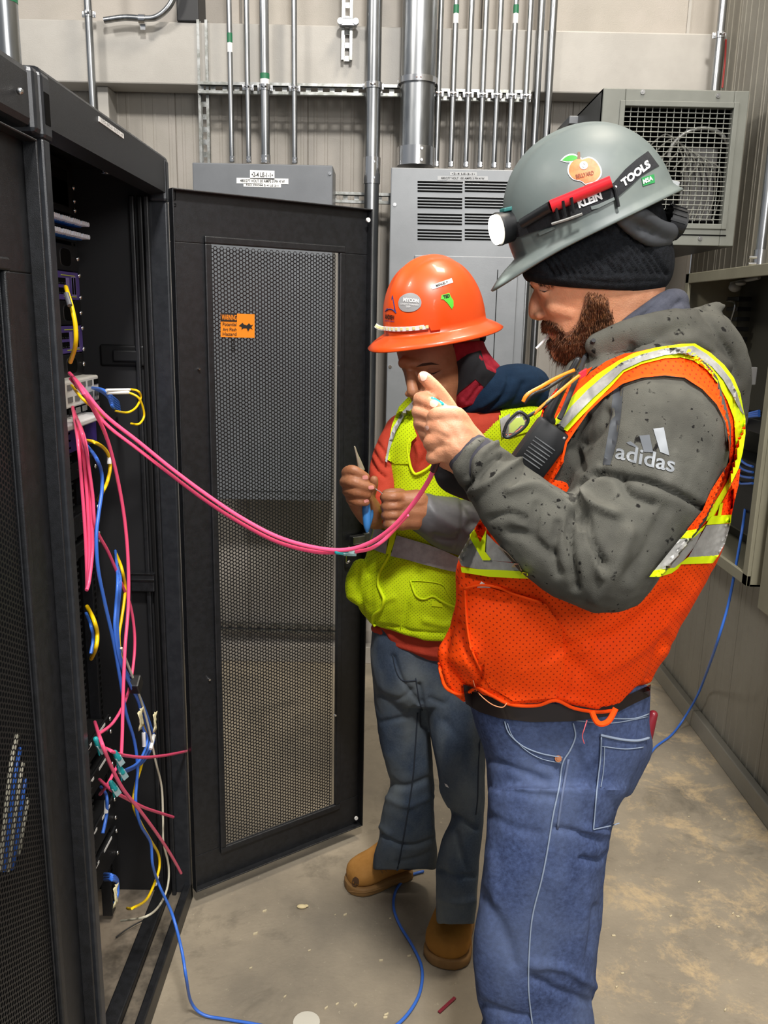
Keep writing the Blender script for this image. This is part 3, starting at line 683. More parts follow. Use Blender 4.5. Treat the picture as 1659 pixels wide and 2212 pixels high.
for k, v in enumerate((488, 513)):
    t, z0, z1 = unit('fibre_patch_panel', ('upper', 'lower')[k]+' blue fibre patch panel with white dust caps', 'patch panel', v, v+20, M_rubber)
    for j in range(4):
        y = YR-.03-j*.058
        g = G(); g.box((XE, y-.024, z0+.004), (XE+.022, y+.024, z1-.004), .002); g.obj('adapter', M_fib, t)
        for i in range(4): g = G(); g.cyl((XE+.02, y-.018+i*.012, (z0+z1)/2), (XE+.04, y-.018+i*.012, (z0+z1)/2), .0048, 8); g.obj('dust_cap', M_fw, t, True)
def ovalpanel(label, v0, v1):
    t, z0, z1 = unit('cable_manager', label, 'cable manager', v0, v1, M_rubber)
    zc = (z0+z1)/2; h = (z1-z0)*.33
    for j in range(3):
        y = YR-.058-j*.13
        g = G(); g.obox((XE+.0008, y, zc), (1, 0, 0), (0, 1, 0), (0, 0, 1), (.0008, .026, h)); 
        V, Fc = ringloft([((XE-.001, y, zc), (0, .030, 0), (0, 0, h), 3.2), ((XE+.0015, y, zc), (0, .030, 0), (0, 0, h), 3.2)], 28)
        mesh('oval_opening', V, Fc, M_hole, t)
        V, Fc = ringloft([((XE+.000, y, zc), (0, .033, 0), (0, 0, h+.003), 3.2), ((XE+.0012, y, zc), (0, .032, 0), (0, 0, h+.002), 3.2)], 28)
        mesh('oval_rim', V, Fc, M_black, t)
    bolts(t, XE+.003, YR+.01, [zc])
ovalpanel('black cable manager with oval openings under the blue fibre panels', 540, 592)
M_pur = mat('purple switch face', '5b4b93', .4); M_pur2 = mat('lilac switch panel', '8d82b8', .4); M_yel = mat('yellow green stripe', 'c3cf4e', .5)
for k, (v0, v1, l) in enumerate(((594, 650, 'upper purple network switch in the open rack'), (702, 757, 'lower purple network switch in the open rack'))):
    t, z0, z1 = unit('network_switch', l, 'network switch', v0, v1, M_pur)
    bolts(t, XE+.003, YR+.014, [z0+.006, z1-.006])
    h = z1-z0
    g = G(); g.box((XE, YR-.03, z0+h*.14), (XE+.001, YR-.004, z1-h*.14)); g.box((XE, YR-.062, z0+h*.14), (XE+.001, YR-.046, z1-h*.22)); g.obj('light_panel', M_pur2, t)
    g = G(); g.box((XE, YR-.09, z1-h*.15), (XE+.0015, YR-.012, z1-h*.12)); g.box((XE, YR-.08, z0+h*.1), (XE+.0015, YR-.006, z0+h*.13)); g.obj('stripe', M_yel, t)
    for r_ in range(2):
        for c_ in range(12):
            y = YR-.075-c_*.0165; z = z0+h*(.2+.34*r_); g = G(); g.box((XE-.002, y-.0065, z), (XE+.0016, y+.0065, z+h*.22)); g.obj('port', M_hole, t)
            g = G(); g.box((XE+.0016, y-.004, z+h*.03), (XE+.0026, y+.004, z+h*.06)); g.obj('port_contact', M_steel, t)
    for j in range(2):
        y = YR-.012-j*.014; g = G(); g.box((XE+.001, y-.005, z0+h*.2), (XE+.002, y+.003, z1-h*.2)); g.obj('port', M_hole, t)
ovalpanel('black cable manager between the two purple switches', 652, 700)
ovalpanel('black cable manager under the lower purple switch', 759, 806)
# white chassis
M_wch = mat('white plastic chassis', 'd4d3cd', .45)
def zx(v, X=-.665): return B(200, v, X).z
z1, z0 = zx(812), zx(868)
t = thing('media_chassis', 'white plastic media chassis behind the pink cables in the open rack', 'chassis', (-.7, 1.85, z0))
g = G(); g.box((-.8, 1.55, z0), (-.665, 1.995, z1), .004); g.obj('case', M_wch, t)
for r_ in range(3):
    for c_ in range(8):
        y = 1.975-c_*.042; z = z1-.014-r_*.026; g = G(); g.box((-.665, y-.014, z-.006), (-.6635, y+.014, z+.006), .0005); g.obj('slot', mat('mid grey slot', '6d6c68', .5) if (r_+c_) % 3 else M_hole, t)
z1b = zx(889); g = G(); g.box((-.7, 1.62, z1b-.012), (-.63, 1.93, z1b), .003); g.top('label_rail', mat('pale plastic rail', 'c6c4c4', .5), 'pale label rail under the white chassis', 'label rail')
t, z0, z1 = unit('network_switch', 'deep purple switch behind the pink cables below the white chassis', 'network switch', 903, 950, mat('deep purple face', '3d2c78', .4), xf=XE+.02)
V = [(XE+.0215, 1.93, z1-.002), (XE+.0215, 1.87, z1-.002), (XE+.0215, 1.895, (z0+z1)/2), (XE+.0215, 1.86, (z0+z1)/2-.01), (XE+.0215, 1.91, z0+.012), (XE+.0215, 1.915, (z0+z1)/2+.004)]
mesh('zigzag_graphic', V, [(0, 1, 2, 5), (5, 2, 3, 4)], mat('dark violet print', '231648', .5), t)
for (v0, v1, l, m_) in ((975, 1010, 'black server below the deep purple switch', M_rubber), (1085, 1130, 'black server with bright bezel marks in the middle of the open rack', M_black), (1145, 1175, 'slim black unit with screws in the middle of the open rack', M_rubber),
                  (1580, 1625, 'black patch panel behind the first loose pink cable ends', M_rubber), (1660, 1705, 'black patch panel behind the crossing pink cable ends', M_rubber), (1780, 1840, 'black server with white strips low in the open rack', M_black), (1860, 1930, 'lowest black server with white strips in the open rack', M_black)):
    t, z0, z1 = unit('rack_server', l, 'rack unit', v0, v1, m_, xf=XE+.012)
    bolts(t, XE+.016, YR+.01, [z0+.008, z1-.008])
    if v0 > 1500:
        for j in range(4): g = G(); g.box((XE+.0125, YR-.08-j*.1, z1-.011), (XE+.0135, YR-.02-j*.1, z1-.004)); g.obj('white_strip', M_white, t)
    else:
        g = G(); g.box((XE+.0125, YR-.10, z1-.02), (XE+.0135, YR-.03, z1-.017)); g.obj('bright_mark', M_steel, t)
# ---------- the open door
HP = Vector((-.512, 2.10, 0)); FP = Vector((-.051, 2.437, 0)); axd = (FP-HP); DW = axd.length; axd.normalize(); nd = Vector((axd.y, -axd.x, 0))
DT = thing('rack_door', 'open black rack door of perforated steel with an orange warning sticker', 'rack door', (HP+FP)/2+Vector((0, 0, .045)))
DZ0, DZ1 = .05, 1.925
def dpl(u, v, off=0.):                                   # survey point on the door plane
    d = ray(u, v); t_ = (HP+nd*off-CP).dot(nd)/d.dot(nd); return CP+d*t_
cs = [dpl(430, 505), dpl(738, 540), dpl(480, 1860), dpl(722, 1720)]
xs = [(c-HP).dot(axd) for c in cs]; zs = [c.z for c in cs]
fl = (xs[0]+xs[2])/2; fr = DW-(xs[1]+xs[3])/2
print('door', DW, fl, fr, [round(z, 3) for z in zs], [round(x, 3) for x in xs])
rack_door(DT, HP, axd, nd, DW, DZ1-DZ0, DZ0, (fl+.02, fr+.005, (zs[2]+zs[3])/2-DZ0+.01, DZ1-(zs[0]+zs[1])/2+.015), M_black, pitch=.0100)
def dquad(u0, v0, u1, v1, v0b, v1b): return [(u0, v1), (u1, v1b), (u1, v0b), (u0, v0)]
qq = [dpl(a, b, .004) for a, b in ((477, 728), (550, 730), (550, 679), (477, 676))]
stk = mesh('warning_sticker', [p-nd*.002 for p in qq]+qq, [(4, 5, 6, 7), (3, 2, 1, 0), (0, 1, 5, 4), (1, 2, 6, 5), (2, 3, 7, 6), (3, 0, 4, 7)], mat('orange sticker', 'e8861c', .5), DT)
stk['label'] = 'orange warning sticker'
sf = lambda p: dpl(p.x, p.y, .0052)
qb = [sf(Vector(a)) for a in ((477, 694), (512, 695), (512, 677), (477, 676))]
mesh('sticker_header', qb, [(0, 1, 2, 3)], M_ink, stk)
letter('lettering', 'WARNING', [(479, 691), (511, 692), (511, 680), (479, 679)], lambda p: dpl(p.x, p.y, .0062), MC['orange sticker'], stk, .02)
for s, v in (('Potential', 697), ('Arc Flash', 708), ('Hazard', 718)): letter('lettering', s, [(481, v+7), (511, v+7.4), (511, v), (481, v-.4)], sf, M_ink, stk, .01)
V = [(516, 704), (524, 697), (527, 701), (533, 703), (538, 698), (542, 703), (547, 701), (543, 707), (546, 712), (540, 709), (536, 716), (533, 709), (526, 709), (522, 712), (522, 706)]
P2, Fc = fillpoly(V, 20); mesh('burst_symbol', [dpl(p.x, p.y, .0052) for p in P2], Fc, M_ink, stk)
letter('lettering', '001-8', [(507, 758), (507, 732), (499, 732), (499, 758)], lambda p: dpl(p.x, p.y, .002), mat('black print', '0a0a0a', .5), DT, .03)
for u, v in ((796, 475), (770, 1768)):
    c = dpl(u, v, .024); g = G(); g.cyl(c-nd*.004, c+nd*.001, .006, 12); g.obj('corner_bolt', M_white, DT, True)
for u, v in ((430, 797), (452, 1468), (733, 790), (724, 1545)): c = dpl(u, v, .004); g = G(); g.cyl(c-nd*.004, c+nd*.004, .003, 8); g.obj('rivet', M_steel, DT, True)
# latch at the free edge
c = dpl(772, 1165, .02); g = G(); g.obox(c, axd, nd, (0, 0, 1), (.022, .012, .012), .003); g.obox(c+axd*.03, axd, nd, (0, 0, 1), (.012, .006, .016), .003); g.obj('door_latch', M_galv, DT)
g = G(); g.tube(smoothpath([dpl(755, 1180, .02), dpl(748, 1195, .022), dpl(748, 1215, .022), dpl(755, 1212, .02)]), .003, 8); g.obj('latch_loop', M_steel, DT, True)
g = G(); c = dpl(378, 425, .001); 
for (u0, v0, u1, v1) in ((372, 410, 379, 432), (371, 440, 380, 446)):
    pts = [dpl(u0, v1, .001), dpl(u1, v1, .001), dpl(u1, v0, .001), dpl(u0, v0, .001)]
    for i in range(4): g.tube([pts[i], pts[(i+1) % 4]], .0007, 5)
g.obj('hinge_slot', M_hole, DT)
# ---------- near rack, closed perforated door
NR = thing('server_rack', 'near black rack with its perforated door shut, at the left edge', 'server rack', (-1.0, 1.0, 0))
rb('roof', (-1.55, .62, ZT-.02), (XF-.02, RY0-.012, ZT), M_black, .004, NR)
rb('header', (XF-.04, .62, ZT-.085), (XF+.0, RY0-.035, ZT), M_black, .012, NR)
rb('corner_cap', (XF-.04, RY0-.036, ZT-.09), (XF+.003, RY0-.008, ZT+.002), M_edge, .008, NR)
rb('side_panel', (-1.55, RY0-.018, .02), (XF-.03, RY0-.008, ZT-.02), M_blackin, .001, NR)
rb('back_panel', (-1.56, .62, .02), (-1.55, RY0-.01, ZT-.02), M_blackin, .001, NR)
rb('base_tray', (-1.5, .62, .015), (XF-.03, RY0-.02, .03), M_blackin, .001, NR)
rb('rack_post', (XF-.05, RY0-.03, 0), (XF-.022, RY0-.008, ZT-.08), M_black, .003, NR)
g = G(); g.ball(B(43, 197, XF+.006), .005, 6); g.obj('screw', M_steel, NR, True)
ND = thing('rack_door', 'closed perforated black door of the near rack', 'rack door', (XF-.005, 1.0, .04))
rack_door(ND, (XF-.015, .62, 0), (0, 1, 0), (1, 0, 0), RY0-.042-.62, ZT-.1-.04, .04, (.09, .112, .10, .19), M_black, pitch=.0092, mesh_x=(.26, RY0-.042-.62-.112))
# seam line between racks + cables seen through the near door
M_blu = MC['blue cable jacket']; M_pnk = mat('hot pink cable jacket', 'ff5a86', .3, coat=.2); M_yl = mat('yellow fibre jacket', 'f2c90d', .35); M_wc = mat('cream cable jacket', 'c9c4b0', .45)
M_teal = mat('clear teal plug boot', '2fb3b8', .15, trans=.35); M_mask = mat('masking tape', 'd3caa3', .7)
for k in range(7):
    x0 = 10+k*9; cable('network_cable', [B(x0, 1380+k*15, -.72), B(x0+18, 1440, -.66), B(x0+34, 1540+k*14, -.64), B(x0+16, 1640+k*18, -.62), B(x0+2, 1760+k*10, -.63), B(x0-10, 1880, -.66)], .004, M_blu if k % 2 else M_wc, ('blue' if k % 2 else 'cream')+' patch cord seen through the near rack door, '+['first','second','third','fourth','fifth','sixth','last'][k]+' from the left edge', 'cable', 'cords behind the near rack door')
g = G(); g.box((-.9, .8, .5), (-.74, 1.3, 1.2)); g.box((-.9, .8, .12), (-.74, 1.3, .44)); g.top('rack_server', M_rubber, 'dark servers behind the near rack door', 'rack unit')
# ---------- cables of the open rack
def CB(pts, r, m, label, group, cat='cable'): return cable('network_cable', pts, r, m, label, cat, group, 9)
GP = 'pink network cables of the open rack'
# the two long strands going to the workers
def strand(off, r, lab, end=(938, 1012, 1.255)):
    L = [(150, 806+off*.3, 1.70), (176, 835+off*.5, 1.66), (225, 895+off, 1.60), (300, 955+off, 1.56), (370, 1012+off, 1.52), (445, 1068+off, 1.48), (520, 1118+off, 1.44), (600, 1160+off, 1.41), (680, 1183+off*.7, 1.38), (745, 1188+off*.6, 1.36), (800, 1172+off*.9, 1.34), (850, 1137+off, 1.31), (895, 1085+off*.8, 1.285), (925, 1040+off*.5, 1.265), (end[0], end[1], end[2])]
    return CB([A(*p) for p in L], r, M_pnk, lab, GP)
strand(0, .0037, 'long pink cable sagging from the rack to the hands of the bearded worker, upper strand')
L = [(152, 818, 1.70), (180, 850, 1.66), (228, 915, 1.60), (300, 972, 1.565), (370, 1026, 1.53), (445, 1082, 1.49), (520, 1130, 1.45), (600, 1171, 1.42), (680, 1192, 1.39), (742, 1193, 1.37)]
CB([A(*p) for p in L], .0034, M_pnk, 'long pink cable under the upper strand, ending in a clear plug by the door latch', GP)
CB([A(768, 1192, 1.36), A(800, 1185, 1.35), A(825, 1170, 1.345), A(846, 1150, 1.34), A(880, 1112, 1.32)], .0032, M_pnk, 'short pink cable piece continuing past the clear plug under the upper strand', GP)
def plug(P, d, label, s=1.0, grp='clear teal network plugs'):
    P, d = Vector(P), Vector(d).normalized(); t = thing('network_plug', label, 'plug', P, grp)
    n = d.orthogonal().normalized(); b = d.cross(n)
    g = G(); g.obox(P, d, n, b, (.011*s, .0055*s, .0042*s), .0012); g.obj('plug_body', mat('clear plastic plug', 'bfe4e6', .1, trans=.5), t)
    g = G(); V, Fc = limb([P-d*.022*s, P-d*.006*s], [.0042*s, .006*s], 10, 2); g.add(V, Fc); g.obj('boot', M_teal, t, True)
    g = G(); g.obox(P+n*.006*s+d*.002, d+n*.25, n, b, (.009*s, .0006, .002*s)); g.obj('latch_tab', M_teal, t)
plug(A(756, 1193, 1.365), (1, 0, 0), 'clear plug on the sagging pink cable near the door latch')
X1_ = -.56; X2_ = -.52; X3_ = -.47
def BX(L, X): return [B(u, v, X if len(e) == 0 else e[0]) for (u, v, *e) in L]
CB(BX([(156, 812, -.62), (178, 845), (205, 890), (232, 950), (255, 1040), (270, 1130), (277, 1220), (277, 1310), (270, 1400), (266, 1500), (264, 1585), (262, 1632)], X2_), .0036, M_pnk, 'pink cable hanging in a long drop, outermost of the hanging ones', GP)
CB(BX([(160, 895, -.64), (175, 930), (190, 1000), (200, 1070), (207, 1140), (235, 1195), (262, 1260), (282, 1310), (291, 1380), (286, 1450), (272, 1510), (245, 1560), (214, 1585)], -.55), .0034, M_pnk, 'pink cable crossing over the long drop and turning back into the rack', GP)
for k, (dx, l) in enumerate(((0, 'innermost pink cable of the short hanging loop'), (8, 'middle pink cable of the short hanging loop'), (15, 'outer pink cable of the short hanging loop'))):
    CB(BX([(157+dx*.3, 880+dx, -.64), (168+dx, 950), (176+dx*1.2, 1040), (182+dx*1.1, 1120), (186+dx*.9, 1190), (188+dx*.3, 1255), (187, 1275)], -.57+k*.006), .0035, M_pnk, l, GP)
CB(BX([(205, 1560, -.60), (218, 1600), (240, 1655), (266, 1705), (300, 1748), (335, 1795), (362, 1835), (380, 1865), (391, 1886)], X2_+.02), .0036, M_pnk, 'cut pink cable end pointing down and right, lowest of the loose ends', GP)
CB(BX([(208, 1607, -.62), (235, 1620), (265, 1631), (310, 1636), (355, 1632), (392, 1625), (424, 1618)], X2_), .0036, M_pnk, 'cut pink cable end pointing right, highest of the loose ends', GP)
CB(BX([(215, 1684, -.60), (240, 1706), (275, 1726), (310, 1744), (345, 1756), (374, 1765)], X2_), .0036, M_pnk, 'cut pink cable end pointing right, between the other two loose ends', GP)
CB(BX([(216, 1716, -.6), (232, 1695), (248, 1665), (262, 1640)], -.56), .0034, M_pnk, 'short pink cable from the patch panel up to the hanging plug', GP)
for (u, v, l) in ((218, 1615, 'teal plug at the rack edge, highest of the loose plugs'), (258, 1642, 'teal plug at the end of the long pink drop'), (266, 1672, 'teal plug with a clear clip on the diagonal pink cable'), (250, 1707, 'teal plug on the lowest right-pointing pink end')): plug(B(u, v, X2_+.012), (.2, .4, -.9), l, 1.15)
GB = 'blue network cables of the open rack'
CB(BX([(180, 955, -.62), (205, 985), (219, 1020), (220, 1060), (213, 1110), (208, 1160), (212, 1230), (228, 1310), (246, 1390), (260, 1470), (272, 1540), (290, 1600), (297, 1660), (293, 1730), (303, 1780), (325, 1820), (330, 1870), (345, 1915)], -.54)+[B(372, 1975, -.47), B(392, 2050, -.44), B(402, 2110, -.42), Z(413, 2165, .05), Z(440, 2192, .012), Z(490, 2202, .006), Z(560, 2214, .006), Z(640, 2235, .006)], .0036, M_blu, 'long blue cable running down the whole rack and out over the floor', GB)
for k in range(3): CB(BX([(249, 1190+k*8, -.6), (254+k*3, 1250), (250+k*3, 1310), (248+k*3, 1360), (259+k*2, 1430), (281+k*4, 1480), (300+k*4, 1520), (308+k*9, 1570), (318+k*7, 1600), (300+k*5, 1645), (268, 1665+k*2)], -.535-k*.006), .0032, M_blu, ('rear', 'middle', 'front')[k]+' blue cable of the bunch held by the black strap', GB)
CB(BX([(186, 1325, -.62), (196, 1350), (201, 1380), (196, 1412)], -.575), .0034, M_blu, 'short blue cable loop at the post edge beside the yellow loop', GB)
CB(BX([(218, 1700, -.62), (230, 1720), (230, 1760), (222, 1800)], -.57), .0036, M_blu, 'short blue cable with a white marker sleeve', GB)
for k in range(3): CB(BX([(226, 1888+k*6, -.62), (240, 1890+k*5), (253, 1900+k*3), (254, 1930), (248, 1950)], -.575+k*.005), .0036, M_blu, ['upper','middle','lower'][k]+' blue cable of the lowest bunch in the rack, beside masking tape', 'lowest blue cables')
for k in range(5): CB([B(200+k*5, 838+k*2, -.66), B(222+k*3, 842+k*4, -.62), B(243, 858+k*5, -.60), B(256+k*.5, 872+k*4, -.62), B(252, 890, -.66)], .0036, M_blu, ['topmost','second','middle','fourth','lowest'][k]+' blue cord plugged into the front of the white chassis', 'blue cords on the white chassis')
GY = 'yellow fibre cords of the open rack'
CB([B(142, 620, -.60), B(148, 640, -.58), B(156, 668, -.57), B(163, 705, -.565), B(163, 745, -.57), B(152, 782, -.60)], .0042, M_yl, 'short thick yellow fibre bend in front of the purple switches', GY)
g = G(); g.tube([B(143, 634, -.578), B(151, 660, -.568)], .0046, 10); g.top('cable_sleeve', mat('dark grey sleeve', '55555a', .5), 'dark grey sleeve on the short yellow fibre bend', 'sleeve', smooth=True)
CB([B(155, 833, -.64), B(175, 858, -.58), B(200, 880, -.57), B(228, 902, -.57)], .003, M_yl, 'yellow fibre running beneath the pink cables near the white chassis', GY)
CB([B(250, 888, -.60), B(275, 891, -.56), B(294, 880, -.55), B(304, 858, -.55), B(298, 845, -.55), B(282, 841, -.57)], .0026, M_yl, 'small yellow loop right of the white chassis, inner', GY)
CB([B(283, 915, -.57), B(300, 916, -.55), B(311, 900, -.545), B(308, 878, -.545), B(298, 858, -.55), B(278, 848, -.57)], .0026, M_yl, 'small yellow loop right of the white chassis, outer', GY)
g = G(); g.tube([B(230, 843, -.60), B(280, 842, -.57)], .0034, 8); g.tube([B(232, 849, -.60), B(278, 848, -.57)], .0034, 8); g.top('cable_sleeve', M_white, 'pair of white sleeves leading to the small yellow loops', 'sleeve', smooth=True)
CB(BX([(178, 951, -.60), (200, 954), (222, 966), (235, 985), (238, 1010), (232, 1040), (222, 1062), (212, 1080, -.60)], -.55), .0036, M_yl, 'yellow fibre arching over the blue cable below the deep purple switch', GY)
CB(BX([(188, 1310, -.60), (203, 1340), (210, 1370), (207, 1400), (197, 1423, -.60)], -.56), .0042, M_yl, 'short yellow loop at the post edge', GY)
CB(BX([(249, 1193, -.60), (262, 1225), (270, 1265), (268, 1300), (262, 1340), (257, 1380), (266, 1440), (290, 1490), (303, 1530), (313, 1575), (316, 1610), (305, 1655), (292, 1700), (288, 1740), (305, 1780), (325, 1815), (342, 1845), (344, 1875), (333, 1910), (315, 1945), (285, 1962), (275, 1962, -.60)], -.55), .0034, M_yl, 'long yellow fibre running down the rack to the base tray', GY)
CB(BX([(262, 1400), (300, 1500), (322, 1575), (335, 1640), (349, 1700), (352, 1770), (353, 1820), (364, 1870), (362, 1915), (345, 1955), (315, 1980), (262, 1989, -.62)], -.535), .0028, M_wc, 'thin cream cable running down the rack to the base tray', None)
c = B(293, 1478, -.53); g = G(); g.obox(c, (0, .5, -.8), (1, 0, 0), (0, .8, .5), (.016, .012, .016), .004); g.top('cable_strap', M_rubber, 'black hook and loop strap round the blue bunch', 'strap')
for (u, v, w, h, l, d) in ((305, 1553, .014, .022, 'masking tape flag on the blue bunch, left of two', 0), (335, 1560, .008, .021, 'masking tape flag on the blue bunch, right of two', .25), (250, 1935, .009, .020, 'masking tape flag on the lowest blue cables', .3)):
    c = B(u, v, -.52 if v < 1700 else -.55); V = []; n = 6
    for i in range(n):
        for j in range(n):
            a_, b_ = (i/(n-1)-.5)*2, (j/(n-1)-.5)*2
            V.append(c+Vector((.003*math.sin(5*a_+3*b_), w*a_+d*h*b_, h*b_+.002*math.sin(9*a_))))
    Fc = [(i*n+j, (i+1)*n+j, (i+1)*n+j+1, i*n+j+1) for i in range(n-1) for j in range(n-1)]
    o = top('tape_flag', V, Fc, M_mask, l, 'masking tape', None, True); so = o.modifiers.new('s', 'SOLIDIFY'); so.thickness = .0012
for (u, v, u2, v2, l, X) in ((310, 1583, 311, 1612, 'white marker sleeve under the left tape flag', -.535), (333, 1588, 325, 1618, 'white marker sleeve under the right tape flag', -.535), (230, 1728, 229, 1756, 'white marker sleeve on the short blue cable', -.57), (236, 985, 236, 1002, 'striped marker on the arching yellow fibre', -.55), (340, 1893, 335, 1912, 'white marker on the yellow fibre near the base', -.55)):
    g = G(); g.tube([B(u, v, X), B(u2, v2, X)], .0044, 10); g.top('cable_marker', M_white, l, 'marker sleeve', smooth=True)
cable('black_wire', [Z(250, 2025, .035), Z(270, 2010, .04), Z(305, 1990, .045), Z(340, 1980, .035), Z(338, 1992, .035)], .0018, M_rubber, 'thin black wire lying on the dusty rack tray', 'wire')
# ---------- floor items
cable('blue_cable', [Z(915, 1882, .006), Z(885, 1892, .006), Z(858, 1918, .006), Z(850, 1955, .006), Z(862, 1995, .006), Z(892, 2045, .006), Z(911, 2090, .006), Z(908, 2140, .006), Z(885, 2185, .006), Z(850, 2220, .006), Z(790, 2260, .006)], .0042, M_blu, 'blue cable snaking over the floor past the tan boots')
g = G(); c = Z(652, 1958, .006); g.ball(c, .011, 8, (1.3, .7, .5)); g.ball(c+Vector((.011, .003, 0)), .006, 8, (1.3, .8, .6)); g.top('foam_plug', mat('pale tan foam', 'd9c79a', .8), 'crushed pale earplug on the floor by the rack door', 'earplug', smooth=True)
g = G(); a, b = Z(948, 2187, .003), Z(983, 2155, .003); g.obox((a+b)/2, b-a, (0, 0, 1), (b-a).cross(Vector((0, 0, 1))), ((b-a).length/2, .002, .004), .001); g.top('plastic_scrap', mat('dark red plastic', '8a2436', .5), 'flat dark red strip lying on the floor between the workers', 'scrap')
g = G(); g.cyl(Z(662, 2212, .0), Z(662, 2212, .0)+Vector((0, 0, .006)), .032, 24); g.top('plastic_disc', mat('off white plastic', 'cfcabb', .5), 'off white round lid on the floor at the bottom edge', 'lid', smooth=True)
rnd = random.Random(3)
for k in range(26):
    u, v = rnd.uniform(430, 900), rnd.uniform(1960, 2200)
    if k > 14: u, v = rnd.uniform(1320, 1600), rnd.uniform(1750, 2190)
    c = Z(u, v, .002); s = rnd.uniform(.0012, .003); g = G(); g.obox(c, (1, rnd.random(), 0), (0, 1, 0), (0, 0, 1), (s*2, s, s*.6)); g.top('debris_chip', mat('pale chip', 'cdbf9d', .8), 'tiny pale chip of debris on the concrete floor', 'debris', 'chips of debris on the floor')
# =====================================================================
# BEARDED WORKER (right)
# =====================================================================
M_skin = mat('light skin', 'd99d7a', .5, 0, 'cb8b68', 14, .25, 420, sss=.12)
M_skin2 = mat('brown skin', 'a5704f', .5, 0, '94603f', 16, .25, 420, sss=.1)
M_jkt = mat('charcoal fleece', '45443f', .93, 0, '5b5a53', 5, .5, 900, spec=.15)
M_jktb = mat('blue grey jersey', '4b4d58', .85, 0, '41434d', 30, .4, 500, spec=.2)
def stained(m, dark='1c1b1a', pale='8f8d84'):
    nt = m.node_tree; b = nt.nodes['Principled BSDF']; src = [l.from_socket for l in nt.links if l.to_socket == b.inputs['Base Color']][0]
    tc = nt.nodes.new('ShaderNodeTexCoord')
    for sc, p0, p1, col, det in ((40, .645, .68, dark, 10), (130, .67, .70, dark, 6), (9, .62, .74, pale, 9)):
        n = nt.nodes.new('ShaderNodeTexNoise'); n.inputs['Scale'].default_value = sc; n.inputs['Detail'].default_value = det; nt.links.new(tc.outputs['Object'], n.inputs['Vector'])
        r = nt.nodes.new('ShaderNodeValToRGB'); r.color_ramp.elements[0].position = p0; r.color_ramp.elements[1].position = p1; r.color_ramp.elements[0].color = (0, 0, 0, 1); r.color_ramp.elements[1].color = (1, 1, 1, 1) if col == dark else (.35, .35, .35, 1)
        nt.links.new(n.outputs[0], r.inputs[0]); mx = nt.nodes.new('ShaderNodeMix'); mx.data_type = 'RGBA'; nt.links.new(r.outputs[0], mx.inputs[0]); nt.links.new(src, mx.inputs[6]); mx.inputs[7].default_value = srgb(col); src = mx.outputs[2]
    nt.links.new(src, b.inputs['Base Color'])
stained(M_jkt)
M_or = mat('hi vis orange mesh cloth', 'ff4c00', .75, 0, 'fb4600', 9, .3, 500, spec=.2); M_orp = mat('hi vis orange binding', 'ff5006', .7, spec=.2)
dotted(M_or, 138, '9c2802', .10)
M_ye = mat('hi vis lime tape', 'dcf212', .6, spec=.25); M_si = mat('silver reflective tape', 'a6a5a2', .42, .15, '979693', 60, .1, 300)
def jeans_mat(name, c1, c2, fade, seedv=0, ns=220):
    m = mat(name, c1, .88, 0, c2, ns, .5, 1500, spec=.15, nthr=(.3, .7))
    nt = m.node_tree; b = nt.nodes['Principled BSDF']; src = [l.from_socket for l in nt.links if l.to_socket == b.inputs['Base Color']][0]
    tc = nt.nodes.new('ShaderNodeTexCoord'); n = nt.nodes.new('ShaderNodeTexNoise'); n.inputs['Scale'].default_value = 7; n.inputs['Detail'].default_value = 6
    mp = nt.nodes.new('ShaderNodeMapping'); mp.inputs['Scale'].default_value = (1, 1, .6); mp.inputs['Location'].default_value = (seedv, 0, 0); nt.links.new(tc.outputs['Object'], mp.inputs[0]); nt.links.new(mp.outputs[0], n.inputs['Vector'])
    r = nt.nodes.new('ShaderNodeValToRGB'); r.color_ramp.elements[0].position = .42; r.color_ramp.elements[1].position = .68; r.color_ramp.elements[0].color = (0, 0, 0, 1); r.color_ramp.elements[1].color = (.6, .6, .6, 1)
    nt.links.new(n.outputs[0], r.inputs[0]); mx = nt.nodes.new('ShaderNodeMix'); mx.data_type = 'RGBA'; nt.links.new(r.outputs[0], mx.inputs[0]); nt.links.new(src, mx.inputs[6]); mx.inputs[7].default_value = srgb(fade)
    nt.links.new(mx.outputs[2], b.inputs['Base Color']); return m
M_jn = jeans_mat('mid blue denim', '333d5c', '50608a', '63708f', ns=130); M_thr = mat('pale denim edge', '8d9bb0', .8)
YP = 1.40
P1 = thing('person', 'bearded worker in black beanie, charcoal hoodie and orange vest, holding a small plug', 'person', (.5, YP, 0))
YN = 1.375      # plane through the middle of the face
# ---- body: head, neck, trunk, arms, hands and legs as one skin
head = trloft([(1205, 455, 1395, 400, YN, .05), (1165, 500, 1425, 450, YN, .070), (1146, 545, 1442, 510, YN, .077), (1144, 580, 1446, 560, YN, .078), (1150, 606, 1442, 600, YN, .077), (1160, 625, 1436, 628, YN, .073), (1163, 645, 1430, 650, YN, .069),
               (1170, 668, 1420, 672, YN, .064), (1177, 690, 1410, 700, YN, .060), (1183, 704, 1404, 716, YN, .058), (1190, 722, 1400, 734, YN, .056), (1196, 742, 1395, 756, YN, .054), (1208, 762, 1392, 776, YN+.003, .052), (1245, 785, 1395, 790, YN+.01, .056), (1275, 810, 1410, 815, YN+.02, .062), (1280, 850, 1440, 860, YN+.02, .08), (1260, 900, 1470, 920, YN+.02, .11)], 36, 2.15)
nose = [chain([(1166, 626, YN, 11), (1158, 644, YN, 12), (1154, 662, YN, 13), (1156, 676, YN, 15)], 12), chain([(1170, 655, YN, 17), (1166, 676, YN, 17)], 12), chain([(1163, 681, YN-.014, 9), (1173, 680, YN-.016, 9)], 10), chain([(1163, 681, YN+.014, 9), (1173, 680, YN+.016, 9)], 10)]
